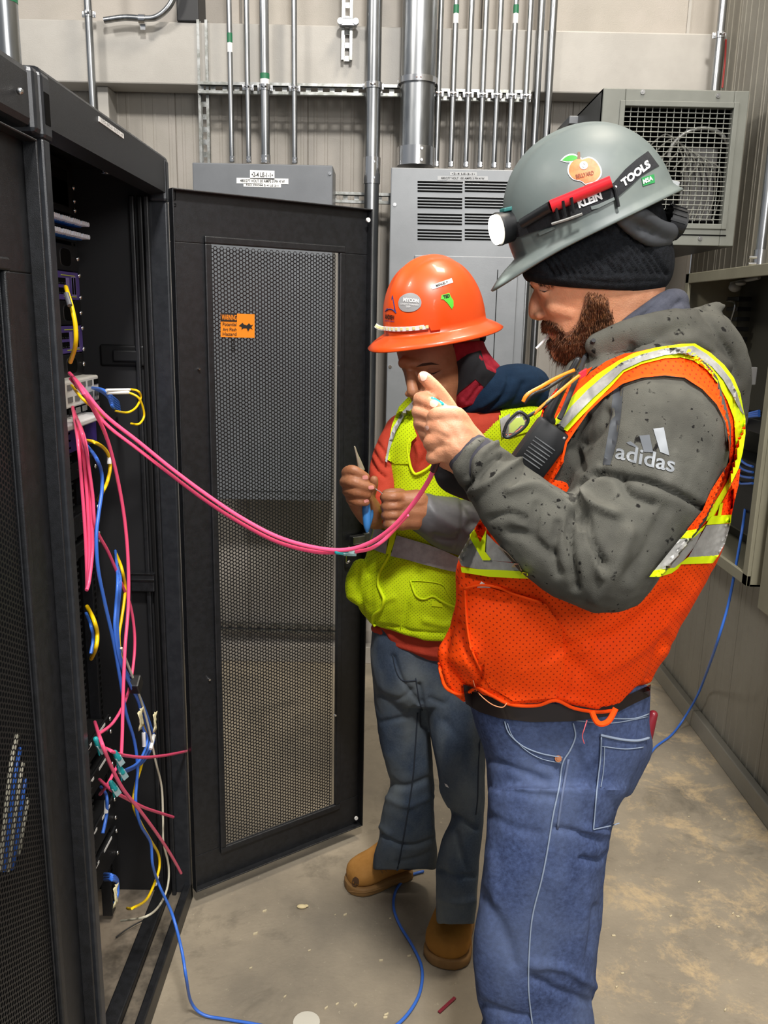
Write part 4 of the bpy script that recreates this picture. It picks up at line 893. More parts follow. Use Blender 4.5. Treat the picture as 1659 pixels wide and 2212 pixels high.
face = [chain([(1160, 608, YN-.03, 15), (1159, 606, YN, 15), (1160, 608, YN+.03, 15)], 12), chain([(1176, 628, YN-.032, 15), (1177, 629, YN-.034, 14)], 12), chain([(1200, 662, YN-.034, 24), (1235, 672, YN-.04, 26)], 12), chain([(1200, 662, YN+.034, 24), (1235, 672, YN+.04, 26)], 12),
        chain([(1192, 711, YN-.018, 9), (1187, 711, YN, 9), (1192, 711, YN+.018, 9)], 10), chain([(1198, 723, YN-.016, 9), (1194, 723, YN, 9), (1198, 723, YN+.016, 9)], 10), chain([(1212, 760, YN, 22), (1240, 768, YN, 24)], 12)]
nh = 1.185      # plane of the near hand
hand_near = [chain([(1060, 1020, 1.20, 44), (1020, 985, 1.195, 44), (990, 960, 1.19, 46)], 16),
    chain([(1020, 965, nh+.012, 36), (985, 935, nh+.006, 40), (965, 930, nh+.004, 36)], 14), chain([(1015, 990, nh+.012, 34), (980, 970, nh+.008, 38), (962, 968, nh+.008, 32)], 14),
    chain([(1000, 925, nh+.008, 26), (986, 896, nh, 19), (958, 893, nh-.004, 16.5), (940, 896, nh-.002, 15.5), (934, 908, nh+.02, 14), (948, 912, nh+.04, 12)], 12),
    chain([(985, 925, nh+.004, 26), (962, 913, nh-.003, 18), (937, 920, nh, 16), (931, 930, nh+.018, 14.5), (945, 938, nh+.042, 12)], 12),
    chain([(985, 950, nh+.004, 26), (958, 944, nh-.002, 18), (932, 952, nh+.002, 16), (929, 960, nh+.02, 14.5), (944, 962, nh+.042, 12)], 12),
    chain([(985, 975, nh+.008, 26), (962, 980, nh+.003, 18), (937, 986, nh+.008, 15.5), (934, 990, nh+.024, 13.5), (948, 990, nh+.042, 11)], 12),
    chain([(1010, 950, nh+.03, 22), (985, 920, nh+.045, 17), (965, 893, nh+.05, 14), (952, 882, nh+.05, 11)], 12)]
fh = 1.265      # plane of the far hand
hand_far = [chain([(1085, 1075, 1.31, 48), (1010, 1010, 1.29, 42), (975, 975, 1.28, 42)], 14), chain([(975, 975, fh+.01, 38), (945, 930, fh, 30), (930, 905, fh, 24)], 14),
    chain([(985, 950, fh+.01, 28), (972, 895, fh-.002, 23), (955, 860, fh-.008, 18), (938, 838, fh-.012, 16.5), (921, 820, fh-.014, 15), (915, 815, fh-.014, 14)], 14),
    chain([(945, 910, fh+.002, 20), (918, 885, fh-.004, 17), (907, 861, fh-.01, 16), (925, 867, fh-.024, 14.5), (941, 877, fh-.032, 12.5)], 12),
    chain([(940, 930, fh+.002, 20), (915, 907, fh-.004, 16), (902, 888, fh-.01, 14.5), (922, 893, fh-.024, 13.5), (943, 902, fh-.03, 12)], 12),
    chain([(940, 950, fh+.004, 20), (914, 926, fh, 15.5), (906, 912, fh-.008, 14), (922, 918, fh-.02, 12.5), (938, 930, fh-.026, 11)], 12),
    chain([(945, 965, fh+.006, 20), (922, 946, fh+.002, 14.5), (916, 934, fh-.006, 12.5), (928, 942, fh-.016, 11.5), (938, 952, fh-.02, 10)], 12)]
trunk = [trloft([(1250, 850, 1500, 860, YP, .10), (1215, 930, 1530, 950, YP, .15), (1180, 1040, 1500, 1060, YP, .14), (1130, 1180, 1450, 1200, YP, .12), (1090, 1330, 1410, 1340, YP, .12), (1090, 1480, 1370, 1480, YP, .12), (1110, 1600, 1330, 1600, YP, .11)], 28),
    limb([A(1410, 900, 1.25), A(1370, 1050, 1.20), A(1315, 1180, 1.16), A(1235, 1165, 1.165), A(1120, 1085, 1.18), A(1060, 1020, 1.20)], [.06, .045, .035, .035, .032, .028]), limb([A(1410, 930, 1.58), A(1330, 1190, 1.50), A(1180, 1140, 1.38), A(1085, 1075, 1.31)], [.07, .05, .042, .03])]
kn = proj_z = None
def legpts(u0, v0, u1, v1, Y0, Y1, foot):
    return [A(u0, v0, Y0), A(u1, v1, Y1), Vector(foot)]
footN = Vector((.36, 1.27, .09)); footF = Vector((.30, 1.55, .09))
bodylegs = [limb([A(1210, 1640, 1.35), A(1160, 2020, 1.31), footN], [.055, .042, .026]), limb([A(1210, 1640, 1.46), A(1180, 1960, 1.49), footF], [.055, .042, .026]), limb([footN, footN+Vector((-.12, -.01, -.045))], [.024, .018]), limb([footF, footF+Vector((-.12, 0, -.045))], [.024, .018])]
parts = [head]+nose+face+hand_near+hand_far+trunk+bodylegs
body = fuse(parts, .0030, 3)
folds(body, [([(1176, 672), (1180, 682), (1176, 690)], 3, .0015), ([(1188, 717), (1204, 716)], 2.5, .003), ([(1182, 690), (1200, 712)], 6, .0012), ([(1166, 626), (1182, 628), (1192, 624)], 2.2, .0022), ([(1168, 619), (1190, 616)], 4, -.0012),
    ([(950, 905), (975, 930), (990, 960)], 6, .0012), ([(944, 935), (970, 950)], 5, .0016), ([(940, 968), (968, 962)], 5, .0016), ([(985, 895), (1020, 935), (1045, 965)], 5, -.0010), ([(960, 948), (1010, 985)], 6, -.0008), ([(905, 838), (912, 846), (925, 843)], 2.5, .0012), ([(895, 876), (922, 884)], 2.5, .0014)])
bvB = bvh_of(body)
BD1 = meobj('body', body, M_skin, P1, True)
M_nail = mat('finger nail', 'efc0ae', .28)
def nail(pl, bv, par, m=M_nail, Yr=1.25): patch('fingernail', pl, bv, m, par, .0008, .001, 4, Yr, curve=True)
nail([(906, 806), (915, 802), (923, 808), (920, 820), (910, 822)], bvB, BD1); nail([(929, 866), (940, 864), (946, 872), (940, 880), (929, 876)], bvB, BD1)
nail([(918, 922), (924, 919), (927, 925), (922, 930)], bvB, BD1)
# eye (half shut, looking down) and brow
patch('eyelid', [(1164, 622), (1174, 619), (1186, 624), (1176, 629), (1166, 628)], bvB, mat('eyelid skin', 'c58f74', .5), BD1, .001, .001, 4, YN, curve=True)
patch('lashes', [(1163, 626), (1176, 629), (1188, 626), (1176, 631.5)], bvB, mat('dark lashes', '2a1a14', .8), BD1, .0016, .0008, 4, YN)
patch('lip', [(1184, 716), (1196, 713), (1206, 717), (1200, 723), (1190, 724)], bvB, mat('lip', 'b4685c', .45), BD1, .0012, .001, 4, YN, curve=True)
# ---- beard and moustache: short tapered hairs rooted on the skin
M_hair = mat('reddish brown beard hair', '4e2f20', .55, 0, '93613f', 120, spec=.4)
def hairs(name, region, bvs, n, length, spread, dirpx, par, Yr, mirror=None, m=M_hair, seed=1, jit=.5):
    rr = random.Random(seed); us = [p[0] for p in region]; vs = [p[1] for p in region]; V, Fc = [], []
    def ins(x, y):
        c = False; j = len(region)-1
        for i in range(len(region)):
            if (region[i][1] > y) != (region[j][1] > y) and x < (region[j][0]-region[i][0])*(y-region[i][1])/(region[j][1]-region[i][1]+1e-9)+region[i][0]: c = not c
            j = i
        return c
    k = 0; tries = 0
    while k < n and tries < n*30:
        tries += 1; u, v = rr.uniform(min(us), max(us)), rr.uniform(min(vs), max(vs))
        if not ins(u, v): continue
        de = float(polydist(np.array([u]), np.array([v]), region+[region[0]])[0])
        if rr.random() > .10+de/20: continue
        d = ray(u, v).normalized(); h = bvs.ray_cast(CP, d)
        if h[0] is None: continue
        k += 1
        for side in (0, 1):
            p, nn = h[0].copy(), h[1].copy()
            if nn.dot(d) > 0: nn = -nn
            if side: p.y = 2*Yr-p.y; nn.y = -nn.y
            du, dv = dirpx(u, v); g_ = (RT*du-UP*dv)
            g_ = (g_.normalized()+nn*.45+Vector((rr.gauss(0, spread), rr.gauss(0, spread), rr.gauss(0, spread)))).normalized()
            L = length*rr.uniform(.6, 1.2); w = .00042; s = g_.cross(nn); s = s.normalized() if s.length > 1e-4 else Vector((0, 1, 0)); t2 = g_.cross(s)
            bend = p+g_*L*.55; tip = p+g_*L+Vector((0, 0, -L*.25)); i0 = len(V); p = p-nn*.001
            V.extend([p+s*w, p-s*w*.5+t2*w*.9, p-s*w*.5-t2*w*.9, bend+s*w, bend-s*w*.5+t2*w*.9, bend-s*w*.5-t2*w*.9, tip])
            for a in range(3):
                b_ = (a+1) % 3; Fc.append((i0+a, i0+b_, i0+3+b_, i0+3+a)); Fc.append((i0+3+a, i0+3+b_, i0+6))
    return mesh(name, V, Fc, m, par, True)
beard_reg = [(1268, 628), (1306, 634), (1318, 660), (1322, 690), (1305, 722), (1290, 748), (1262, 776), (1236, 788), (1212, 776), (1198, 752), (1192, 732), (1200, 727), (1214, 726), (1214, 716), (1224, 715), (1238, 712), (1246, 695), (1256, 672)]
stache = [(1170, 692), (1186, 690), (1202, 696), (1216, 706), (1220, 726), (1210, 722), (1200, 714), (1186, 711), (1170, 707), (1167, 700)]
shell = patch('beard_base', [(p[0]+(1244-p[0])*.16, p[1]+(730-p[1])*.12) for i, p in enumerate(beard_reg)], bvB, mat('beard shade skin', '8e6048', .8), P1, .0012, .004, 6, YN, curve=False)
hairs('beard', [(p[0]+(p[0]-1244)*.06, p[1]) for p in beard_reg], bvB, 3600, .014, .28, lambda u, v: (-.25+(.1 if u > 1270 else -.1), 1), P1, YN, seed=2)
hairs('moustache', stache, bvB, 650, .010, .22, lambda u, v: (-.15+(u-1180)/60, 1), P1, YN, seed=5)
hairs('eyebrow', [(1160, 612), (1176, 608), (1194, 612), (1192, 618), (1164, 617)], bvB, 140, .007, .15, lambda u, v: (1, .15), P1, YN, seed=8)
# thin white stick held in the lips
g = G(); g.tube([A(1196, 714, YN-.004), A(1158, 753, YN-.012)], .0019, 8); g.top('lollipop_stick', M_white, 'thin white stick held between the lips of the bearded worker', 'stick', smooth=True)
# ---- knitted beanie
bn = fuse([trloft([(1215, 430, 1385, 380, YN, .06), (1165, 500, 1430, 440, YN, .082), (1132, 560, 1452, 520, YN, .090), (1128, 590, 1458, 560, YN, .090), (1136, 606, 1452, 598, YN, .087), (1150, 612, 1436, 622, YN, .083), (1175, 618, 1415, 632, YN, .079)], 40, 2.1, 4)], .0035, 3)
rib = []
for k in range(17):
    u0 = 1185+k*15.5; rib.append(([(u0-60, 500), (u0-28, 540), (u0-6, 570), (u0+8, 592)], 4.4, .0058))
folds(bn, rib+[([(1140, 590), (1250, 602), (1330, 610), (1420, 606)], 3, .0018), ([(1245, 480), (1300, 560), (1340, 590)], 5, .003)])
meobj('beanie', bn, mat('black knitted wool', '17181b', .95, 0, '202226', 120, .9, 700, spec=.15), P1, True)
# ---- hoodie: trunk, hood and both sleeves as one garment
jk = [trloft([(1262, 770, 1480, 690, YN, .085), (1250, 790, 1530, 735, YN+.005, .11), (1225, 815, 1575, 775, YN+.01, .15), (1200, 850, 1590, 820, YN+.015, .19), (1170, 900, 1590, 880, YP, .215), (1140, 960, 1590, 960, YP, .215), (1110, 1040, 1570, 1040, YP, .20), (1080, 1120, 1550, 1120, YP, .18), (1035, 1220, 1490, 1220, YP, .16), (1030, 1330, 1430, 1330, YP, .145), (1040, 1420, 1395, 1420, YP, .14), (1050, 1470, 1380, 1470, YP, .14)], 40, 2.4)]
hood = [chain([(1290, 745, 1.31, 26), (1380, 715, 1.285, 34), (1460, 705, 1.30, 40), (1520, 720, 1.36, 50), (1530, 725, 1.42, 52), (1480, 705, 1.48, 40), (1370, 715, 1.50, 34), (1290, 745, 1.46, 24)], 16), chain([(1440, 745, 1.30, 60), (1520, 740, 1.35, 66), (1555, 790, 1.37, 62), (1565, 850, 1.38, 55), (1560, 920, 1.39, 46)], 18), chain([(1520, 690, 1.37, 40), (1548, 662, 1.37, 14), (1562, 662, 1.37, 8)], 12), chain([(1262, 775, 1.34, 22), (1240, 810, 1.33, 26), (1230, 850, 1.32, 30)], 12)]
sl = [chain([(1420, 880, 1.25, 132), (1415, 950, 1.215, 152), (1392, 1040, 1.19, 148), (1345, 1130, 1.165, 134), (1300, 1185, 1.15, 128)], 28), chain([(1300, 1200, 1.145, 128), (1240, 1185, 1.145, 114), (1170, 1140, 1.155, 98), (1105, 1080, 1.165, 80), (1062, 1030, 1.175, 66), (1034, 1002, 1.18, 60)], 26),
      chain([(1420, 940, 1.56, 120), (1350, 1130, 1.50, 100), (1240, 1150, 1.42, 86), (1130, 1100, 1.34, 62), (1040, 1040, 1.30, 50)], 20)]
jacket = fuse(jk+hood+sl, .0042, 5); torso_ = fuse(jk+hood, .006, 5); bvT = bvh_of(torso_)
W2 = 1.0
cre = [([(1255, 1050), (1290, 1022), (1345, 1030), (1400, 1040), (1470, 1070), (1515, 1098)], 7, .010),
       ([(1100, 1060), (1150, 1050), (1200, 1075), (1240, 1100)], 9, -.006), ([(1240, 1082), (1262, 1112), (1278, 1160), (1300, 1215)], 8, .014), ([(1250, 1108), (1258, 1140)], 5, .008),
       ([(1238, 1110), (1230, 1160), (1240, 1230), (1245, 1270)], 8, .008), ([(1262, 1130), (1285, 1180), (1298, 1240)], 10, -.007), ([(1272, 1035), (1262, 1060), (1280, 1090), (1330, 1110)], 9, -.008), ([(1340, 1035), (1360, 1070), (1410, 1090)], 12, .007),
       ([(1205, 1130), (1195, 1190), (1205, 1240)], 8, .005), ([(1160, 1090), (1150, 1150)], 9, .004), ([(1020, 1060), (1052, 1045), (1100, 1010), (1130, 990)], 8, -.006), ([(1000, 1060), (1060, 1000), (1080, 985)], 6, .005),
       ([(1010, 1030), (1016, 990), (1040, 960), (1075, 940)], 5, .007), ([(1026, 1050), (1030, 1005), (1052, 972), (1088, 950)], 5, -.004), ([(1260, 960), (1290, 930), (1310, 890)], 10, .006), ([(1300, 1000), (1320, 960), (1335, 830)], 6, .003), ([(1255, 1010), (1240, 960), (1265, 900)], 9, .008),
       ([(1360, 1150), (1330, 1220), (1290, 1290)], 16, -.006), ([(1440, 1100), (1400, 1180), (1360, 1240)], 14, .004), ([(1100, 1150), (1140, 1160), (1190, 1200)], 10, .005), ([(1060, 1120), (1100, 1110), (1130, 1120)], 8, .004),
       ([(1300, 770), (1400, 745), (1500, 740), (1570, 790)], 14, -.004), ([(1330, 800), (1360, 770), (1365, 745)], 6, .004), ([(1510, 660), (1540, 700), (1580, 770), (1590, 820)], 6, .004), ([(1420, 770), (1500, 765), (1560, 800), (1590, 860)], 9, .006)]
folds(jacket, [(a, b*W2, c*1.5) for a, b, c in cre]); rough_up(jacket, .0035, 14, (1, 1, 1), 3.)
bvJ = bvh_of(jacket); jacket_w = jacket.copy()
HD1 = meobj('hoodie', jacket, M_jkt, P1, True)
# cuff lining, shirt collar
g = G(); V, Fc = chain([(1040, 1006, 1.182, 55), (1018, 986, 1.186, 52)], 20); lin = fuse([(V, Fc)], .003, 2); meobj('cuff_lining', lin, mat('dark cuff lining', '33323b', .9), P1, True)
g = G(); cf = fuse([chain([(1048, 1045, 1.305, 48), (985, 1030, 1.295, 40), (972, 1020, 1.29, 36)], 16)], .004, 2); meobj('far_cuff', cf, mat('black cuff', '17171a', .9), P1, True)
col = fuse([chain([(1300, 755, YN-.058, 12), (1350, 708, YN-.066, 17), (1400, 676, YN-.062, 22), (1440, 655, YN-.04, 27), (1460, 652, YN, 28), (1440, 655, YN+.04, 27), (1380, 690, YN+.062, 20), (1300, 755, YN+.05, 14)], 14), chain([(1330, 735, YN-.06, 18), (1400, 705, YN-.068, 26), (1450, 680, YN-.05, 26), (1465, 670, YN, 26)], 14)], .0035, 4)
folds(col, [([(1330, 720), (1400, 672), (1440, 635)], 4, .004), ([(1360, 718), (1420, 690), (1470, 650)], 4, .004), ([(1390, 720), (1440, 700), (1475, 675)], 4, .003)])
meobj('shirt_collar', col, M_jktb, P1, True)
# ---- sleeve print: three slanted bars and the word
M_prt = mat('grey vinyl print', '82868a', .35, .1); M_prt2 = mat('worn vinyl print', '5d6166', .45)
for pl, m_ in (([(1411, 926), (1434, 923), (1446, 984), (1426, 976)], M_prt), ([(1381, 941), (1403, 939), (1411, 977), (1391, 976)], M_prt2), ([(1353, 956), (1362, 953), (1379, 966), (1375, 967), (1358, 960)], M_prt2)): patch('sleeve_bar', pl, bvJ, m_, HD1, .0012, .0008, 8, 1.1)
patch('sleeve_tape', [(1326, 836), (1347, 830), (1341, 900), (1332, 955), (1318, 1004), (1302, 1004), (1315, 930)], bvJ, mat('slate seam tape', '42464b', .6), HD1, .0012, .0008, 8, 1.1)
sfj = lambda p: lift(bvJ, p.x, p.y, .0014, 1.1)
letter('lettering', 'adidas', [(1328, 990), (1456, 1021), (1461, 987), (1333, 956)], sfj, M_prt, HD1, .015)
# ---- orange vest body
vb = trloft([(1120, 1040, 1560, 1000, YP, .20), (1060, 1110, 1578, 1060, YP, .195), (1010, 1180, 1574, 1120, YP, .19), (988, 1240, 1560, 1190, YP, .188), (984, 1300, 1510, 1280, YP, .186), (972, 1360, 1470, 1350, YP, .186), (962, 1410, 1446, 1400, YP, .186), (958, 1450, 1436, 1440, YP, .184), (990, 1490, 1415, 1480, YP, .180), (1010, 1530, 1400, 1520, YP, .178)], 44, 2.5, 5)
vest_s = fuse([vb], .007, 8); jacket_s = fuse(jk+hood+sl, .007, 12)
vest = fuse([vb, chain([(990, 1370, 1.34, 26), (974, 1410, 1.33, 26), (968, 1460, 1.33, 24), (978, 1505, 1.33, 22), (1005, 1530, 1.33, 20)], 16)], .0042, 5)
hem = [(940, 1450), (962, 1482), (1000, 1500), (1030, 1484), (1060, 1500), (1100, 1522), (1160, 1524), (1200, 1512), (1240, 1530), (1285, 1536), (1310, 1540), (1340, 1532), (1370, 1490), (1400, 1478), (1430, 1462), (1460, 1440)]
def hemwarp(me, v0, vm, hem):
    P = getV(me); u, v, d = projnp(P); hv = np.interp(u, [h[0] for h in hem], [h[1] for h in hem])
    k = v > v0; nv = np.where(k, v0+(v-v0)*(hv-v0)/(vm-v0), v)
    P[:, 2] -= (nv-v)*d/F; setV(me, P)
hemwarp(vest, 1380, 1532, hem)
folds(vest, [([(1060, 1290), (1130, 1310), (1200, 1400), (1240, 1440)], 22, .010), ([(1160, 1440), (1240, 1400), (1340, 1370), (1450, 1290)], 18, .008), ([(1130, 1450), (1200, 1430), (1270, 1400)], 9, -.006), ([(1000, 1270), (1040, 1262), (1090, 1262)], 10, -.006), ([(985, 1350), (1010, 1400), (1040, 1460)], 9, .012), ([(1020, 1330), (1020, 1420), (1050, 1480)], 14, -.007),
    ([(1030, 1490), (1100, 1510), (1200, 1505), (1290, 1525)], 7, -.005), ([(1380, 1280), (1450, 1200), (1520, 1150)], 14, .008), ([(1300, 1450), (1380, 1400), (1430, 1350)], 16, -.007), ([(1400, 1480), (1420, 1420), (1440, 1380)], 8, .008), ([(1150, 1310), (1270, 1400)], 14, -.004), ([(1215, 1360), (1230, 1440), (1215, 1520)], 5, .003), ([(985, 1262), (975, 1330), (962, 1400)], 7, .006)])
rough_up(vest, .005, 9, (1, 1, 1), 7.)
bvV = bvh_of(vest); bvJV = bvh_of(vest_s, jacket_s)
VS1 = meobj('vest', vest, M_or, P1, True)
def strapfn(u, v, off):
    a_ = lift(bvT, u, v, off, 1.25); b_ = lift(bvJV, u, v, off, 1.2); w_ = min(1, max(0, (u-1195)/150)); w_ = w_*w_*(3-2*w_)
    if v > 1080: w_ = 1
    return a_*(1-w_)+b_*w_
def zz(pl, s=2.9678, ox=1100, oy=600): return [(ox+x/s, oy+y/s) for x, y in pl]
O = [(280, 930), (340, 835), (440, 722), (560, 620), (700, 530), (800, 482), (950, 445), (1100, 424), (1190, 421), (1290, 480), (1380, 560), (1440, 640), (1482, 740), (1502, 850), (1514, 900), (1515, 1000), (1497, 1120), (1472, 1220), (1415, 1340), (1362, 1440), (1295, 1560)]
S0 = [(312, 940), (400, 822), (500, 720), (600, 632), (720, 542), (850, 490), (1000, 452), (1180, 436), (1270, 490), (1350, 560), (1420, 650), (1462, 740), (1490, 830), (1508, 880)]
S1 = [(352, 962), (440, 868), (540, 768), (640, 680), (730, 590), (850, 535), (1000, 495), (1100, 485), (1200, 505), (1300, 570), (1370, 650), (1430, 750), (1480, 850), (1505, 880)]
Y1 = [(372, 985), (470, 880), (560, 788), (650, 700), (735, 605), (850, 552), (1000, 515), (1100, 510), (1180, 530), (1270, 590), (1340, 680), (1400, 790), (1440, 900), (1452, 1050), (1442, 1180), (1402, 1300), (1350, 1390), (1285, 1490), (1262, 1560)]
IN = [(205, 1300), (262, 1330), (330, 1180), (360, 1050), (425, 955), (500, 850), (600, 750), (720, 662), (850, 622), (1000, 607), (1130, 622), (1250, 700), (1340, 800), (1400, 920), (1420, 1050), (1412, 1180), (1350, 1275), (1290, 1370), (1240, 1490), (1140, 1615)]
st = 4.5
patch('vest_strap', zz(O[:1])+zz([(380, 752), (520, 605), (620, 535), (740, 485), (800, 478)])+zz(O[6:])+zz([(1262, 1570), (1200, 1640), (1140, 1615)])+zz(IN[::-1][1:]), bvJV, M_or, VS1, .0075, .004, st, 1.2, fn=strapfn)
patch('lime_border', zz(O)+zz(Y1[::-1]), bvJV, M_ye, VS1, .0110, .002, st, 1.2, fn=strapfn)
patch('reflective_strip', zz(S0)+zz(S1[::-1]), bvJV, M_si, VS1, .0145, .002, st, 1.2, fn=strapfn)
patch('vest_binding', zz(IN[2:16])+zz([(1408, 1050), (1388, 925), (1330, 810), (1240, 715), (1125, 640), (1000, 625), (850, 640), (725, 680), (605, 768), (505, 865), (432, 970), (372, 1060), (345, 1180)]), bvJV, M_orp, VS1, .0110, .002, st, 1.2, fn=strapfn)
patch('vest_panel', zz([(262, 1330), (205, 1300), (150, 1240), (230, 1200), (290, 1100), (350, 1080), (350, 1180)]), bvT, M_or, VS1, .005, .003, st, 1.3)
patch('vest_panel', [(1172, 880), (1200, 842), (1262, 800), (1280, 792), (1240, 850), (1206, 905), (1196, 930), (1160, 1000), (1165, 930)], bvT, M_or, VS1, .004, .003, st, 1.3)
# waist bands
patch('back_panel', zz([(1482, 1225), (1470, 1330), (1440, 1450), (1425, 1525), (1330, 1530), (1370, 1430), (1420, 1340), (1472, 1225)]), bvJV, M_or, VS1, 0.0130, .003, st, 1.3)
patch('lime_border', zz([(1350, 1455), (1372, 1440), (1358, 1530), (1336, 1530)]), bvJV, M_ye, VS1, 0.0150, .002, st, 1.3)
patch('lime_border', zz([(1300, 1528), (1426, 1518), (1420, 1572), (1262, 1585), (1280, 1550)]), bvJV, M_ye, VS1, 0.0150, .002, st, 1.3)
patch('reflective_strip', zz([(1265, 1588), (1420, 1574), (1385, 1700), (1342, 1780), (1148, 1792), (1190, 1720)]), bvJV, M_si, VS1, 0.0150, .002, st, 1.3)
patch('lime_border', zz([(1148, 1790), (1344, 1778), (1305, 1830), (1098, 1838), (1120, 1812)]), bvJV, M_ye, VS1, 0.0150, .002, st, 1.3)
patch('lime_border', zz([(1140, 1622), (1232, 1606), (1262, 1580), (1240, 1620), (1180, 1668), (1098, 1672)]), bvJV, M_ye, VS1, 0.0180, .002, st, 1.25)
patch('reflective_strip', zz([(1094, 1674), (1180, 1668), (1235, 1626), (1190, 1720), (1120, 1810), (1060, 1858), (930, 1876)]), bvJV, M_si, VS1, 0.0180, .002, st, 1.25)
patch('lime_border', zz([(928, 1876), (1060, 1858), (1122, 1810), (1085, 1862), (1040, 1895), (960, 1918), (898, 1918)]), bvJV, M_ye, VS1, 0.0180, .002, st, 1.25)
def z3(pl): return zz(pl, 4.1475, 720, 950)
patch('vest_panel', z3([(1262, 800), (1320, 705), (1352, 760), (1372, 830), (1318, 925)]), bvJV, M_or, VS1, 0.0130, .003, 7, 1.3)
patch('reflective_strip', z3([(1222, 868), (1340, 1080), (1400, 1080), (1659, 1110), (1700, 1190), (1659, 1175), (1300, 1160), (1150, 1132), (1116, 1060)]), bvJV, M_si, VS1, 0.0140, .002, 7, 1.3)
patch('reflective_strip', z3([(1368, 835), (1450, 920), (1560, 1010), (1640, 1100), (1370, 1078), (1345, 1010)]), bvJV, M_si, VS1, 0.0140, .002, 7, 1.3)
patch('lime_border', z3([(1222, 850), (1264, 800), (1315, 918), (1372, 800), (1358, 1000), (1412, 1070), (1400, 1080), (1338, 1080), (1225, 880)]), bvJV, M_ye, VS1, 0.0170, .002, 7, 1.3)
patch('lime_border', z3([(1142, 1138), (1300, 1160), (1659, 1175), (1740, 1195), (1760, 1245), (1659, 1242), (1400, 1228), (1300, 1212), (1150, 1188)]), bvJV, M_ye, VS1, 0.0150, .002, 7, 1.3)
patch('vest_pocket', [(1005, 1270), (1060, 1270), (1110, 1285), (1180, 1305), (1215, 1360), (1220, 1440), (1200, 1508), (1110, 1515), (1060, 1485), (1030, 1440), (1008, 1380)], bvV, M_or, VS1, .006, .004, 12, 1.2)
patch('paper_tag', [(1030, 1270), (1040, 1256), (1062, 1271)], bvV, M_white, VS1, .004, .001, 6, 1.2)
def seam(pl, bv, par, r=.0018, off=.003, m=None, Yr=1.2, name='seam'):
    Q = [lift(bv, u, v, off, Yr) for u, v in spl(pl, 5)]; V, Fc = tubegeo(Q, r, 6); return mesh(name, V, Fc, m or M_orp, par, True)
seam([(948, 1432), (962, 1484), (1000, 1500), (1030, 1486), (1062, 1502), (1104, 1522), (1160, 1524), (1200, 1513), (1240, 1530), (1290, 1538), (1330, 1534)], bvV, VS1, .003, .002, name='hem_binding')
seam([(1003, 1272), (1040, 1264), (1078, 1270), (1112, 1284), (1170, 1302)], bvV, VS1, .0022, .008, M_orp, 1.2, 'pocket_edge'); seam([(1005, 1275), (1008, 1340), (1018, 1400), (1040, 1450)], bvV, VS1, .002, .007, M_orp, 1.2, 'pocket_edge')
g = G(); g.tube(smoothpath([A(1278, 1536, 1.2), A(1288, 1558, 1.195), A(1300, 1564, 1.19), (A(1316, 1556, 1.195)), A(1330, 1530, 1.2)]), .0045, 8); g.obj('torn_loop', M_orp, VS1, True)
seam([(1022, 1470), (1032, 1495), (1060, 1520), (1085, 1528), (1095, 1518)], bvV, VS1, .0008, .006, mat('orange thread', 'f0a070', .6), name='loose_thread')
g = G(); g.tube(smoothpath([A(1268, 1556, 1.2), A(1262, 1575, 1.19), A(1258, 1590, 1.19), A(1262, 1606, 1.19)]), .0008, 6); g.obj('loose_thread', mat('pink thread', 'c4565c', .6), VS1, True)
# ---- belt and jeans
jn = [trloft([(1010, 1490, 1404, 1480, YP, .165), (1030, 1560, 1402, 1560, YP, .17), (1048, 1620, 1408, 1620, YP, .172), (1052, 1680, 1380, 1680, YP, .18), (1055, 1720, 1360, 1720, YP, .175)], 40, 2.5)]
def zfoot(p): return p
def legloft(rows, tail, n=32):
    R = []
    for (uL, uR, v, Y, t) in rows: p, q = A(uL, v, Y), A(uR, v, Y); R.append(((p+q)/2, (q-p)/2, ((p+q)/2-CP).normalized()*t, 2.3))
    for (c, a, b) in tail: R.append((Vector(c), Vector((a, 0, 0)), Vector((0, b, 0)), 2.2))
    C_ = smoothpath([r[0] for r in R], sub=4); A_ = smoothpath([r[1] for r in R], sub=4); B_ = smoothpath([r[2] for r in R], sub=4)
    return ringloft([(c, a, b, 2.3) for c, a, b in zip(C_, A_, B_)], n)
jn.append(legloft([(1054, 1365, 1700, 1.315, .10), (1050, 1322, 1780, 1.31, .098), (1046, 1318, 1830, 1.305, .095), (1040, 1300, 1900, 1.30, .092), (1033, 1296, 1960, 1.30, .09), (1024, 1294, 2020, 1.30, .088), (1022, 1286, 2090, 1.30, .086), (1030, 1280, 2160, 1.30, .082), (1045, 1284, 2212, 1.30, .08)], [((.335, 1.29, .17), .098, .085), ((.335, 1.28, .05), .11, .10)]))
jn.append(legloft([(1080, 1350, 1700, 1.485, .10), (1080, 1310, 1830, 1.49, .095), (1080, 1300, 1960, 1.49, .09), (1085, 1290, 2090, 1.50, .085), (1090, 1280, 2160, 1.50, .08)], [((.335, 1.54, .16), .09, .085), ((.335, 1.55, .05), .10, .095)]))
jeans = fuse(jn, .0045, 22)
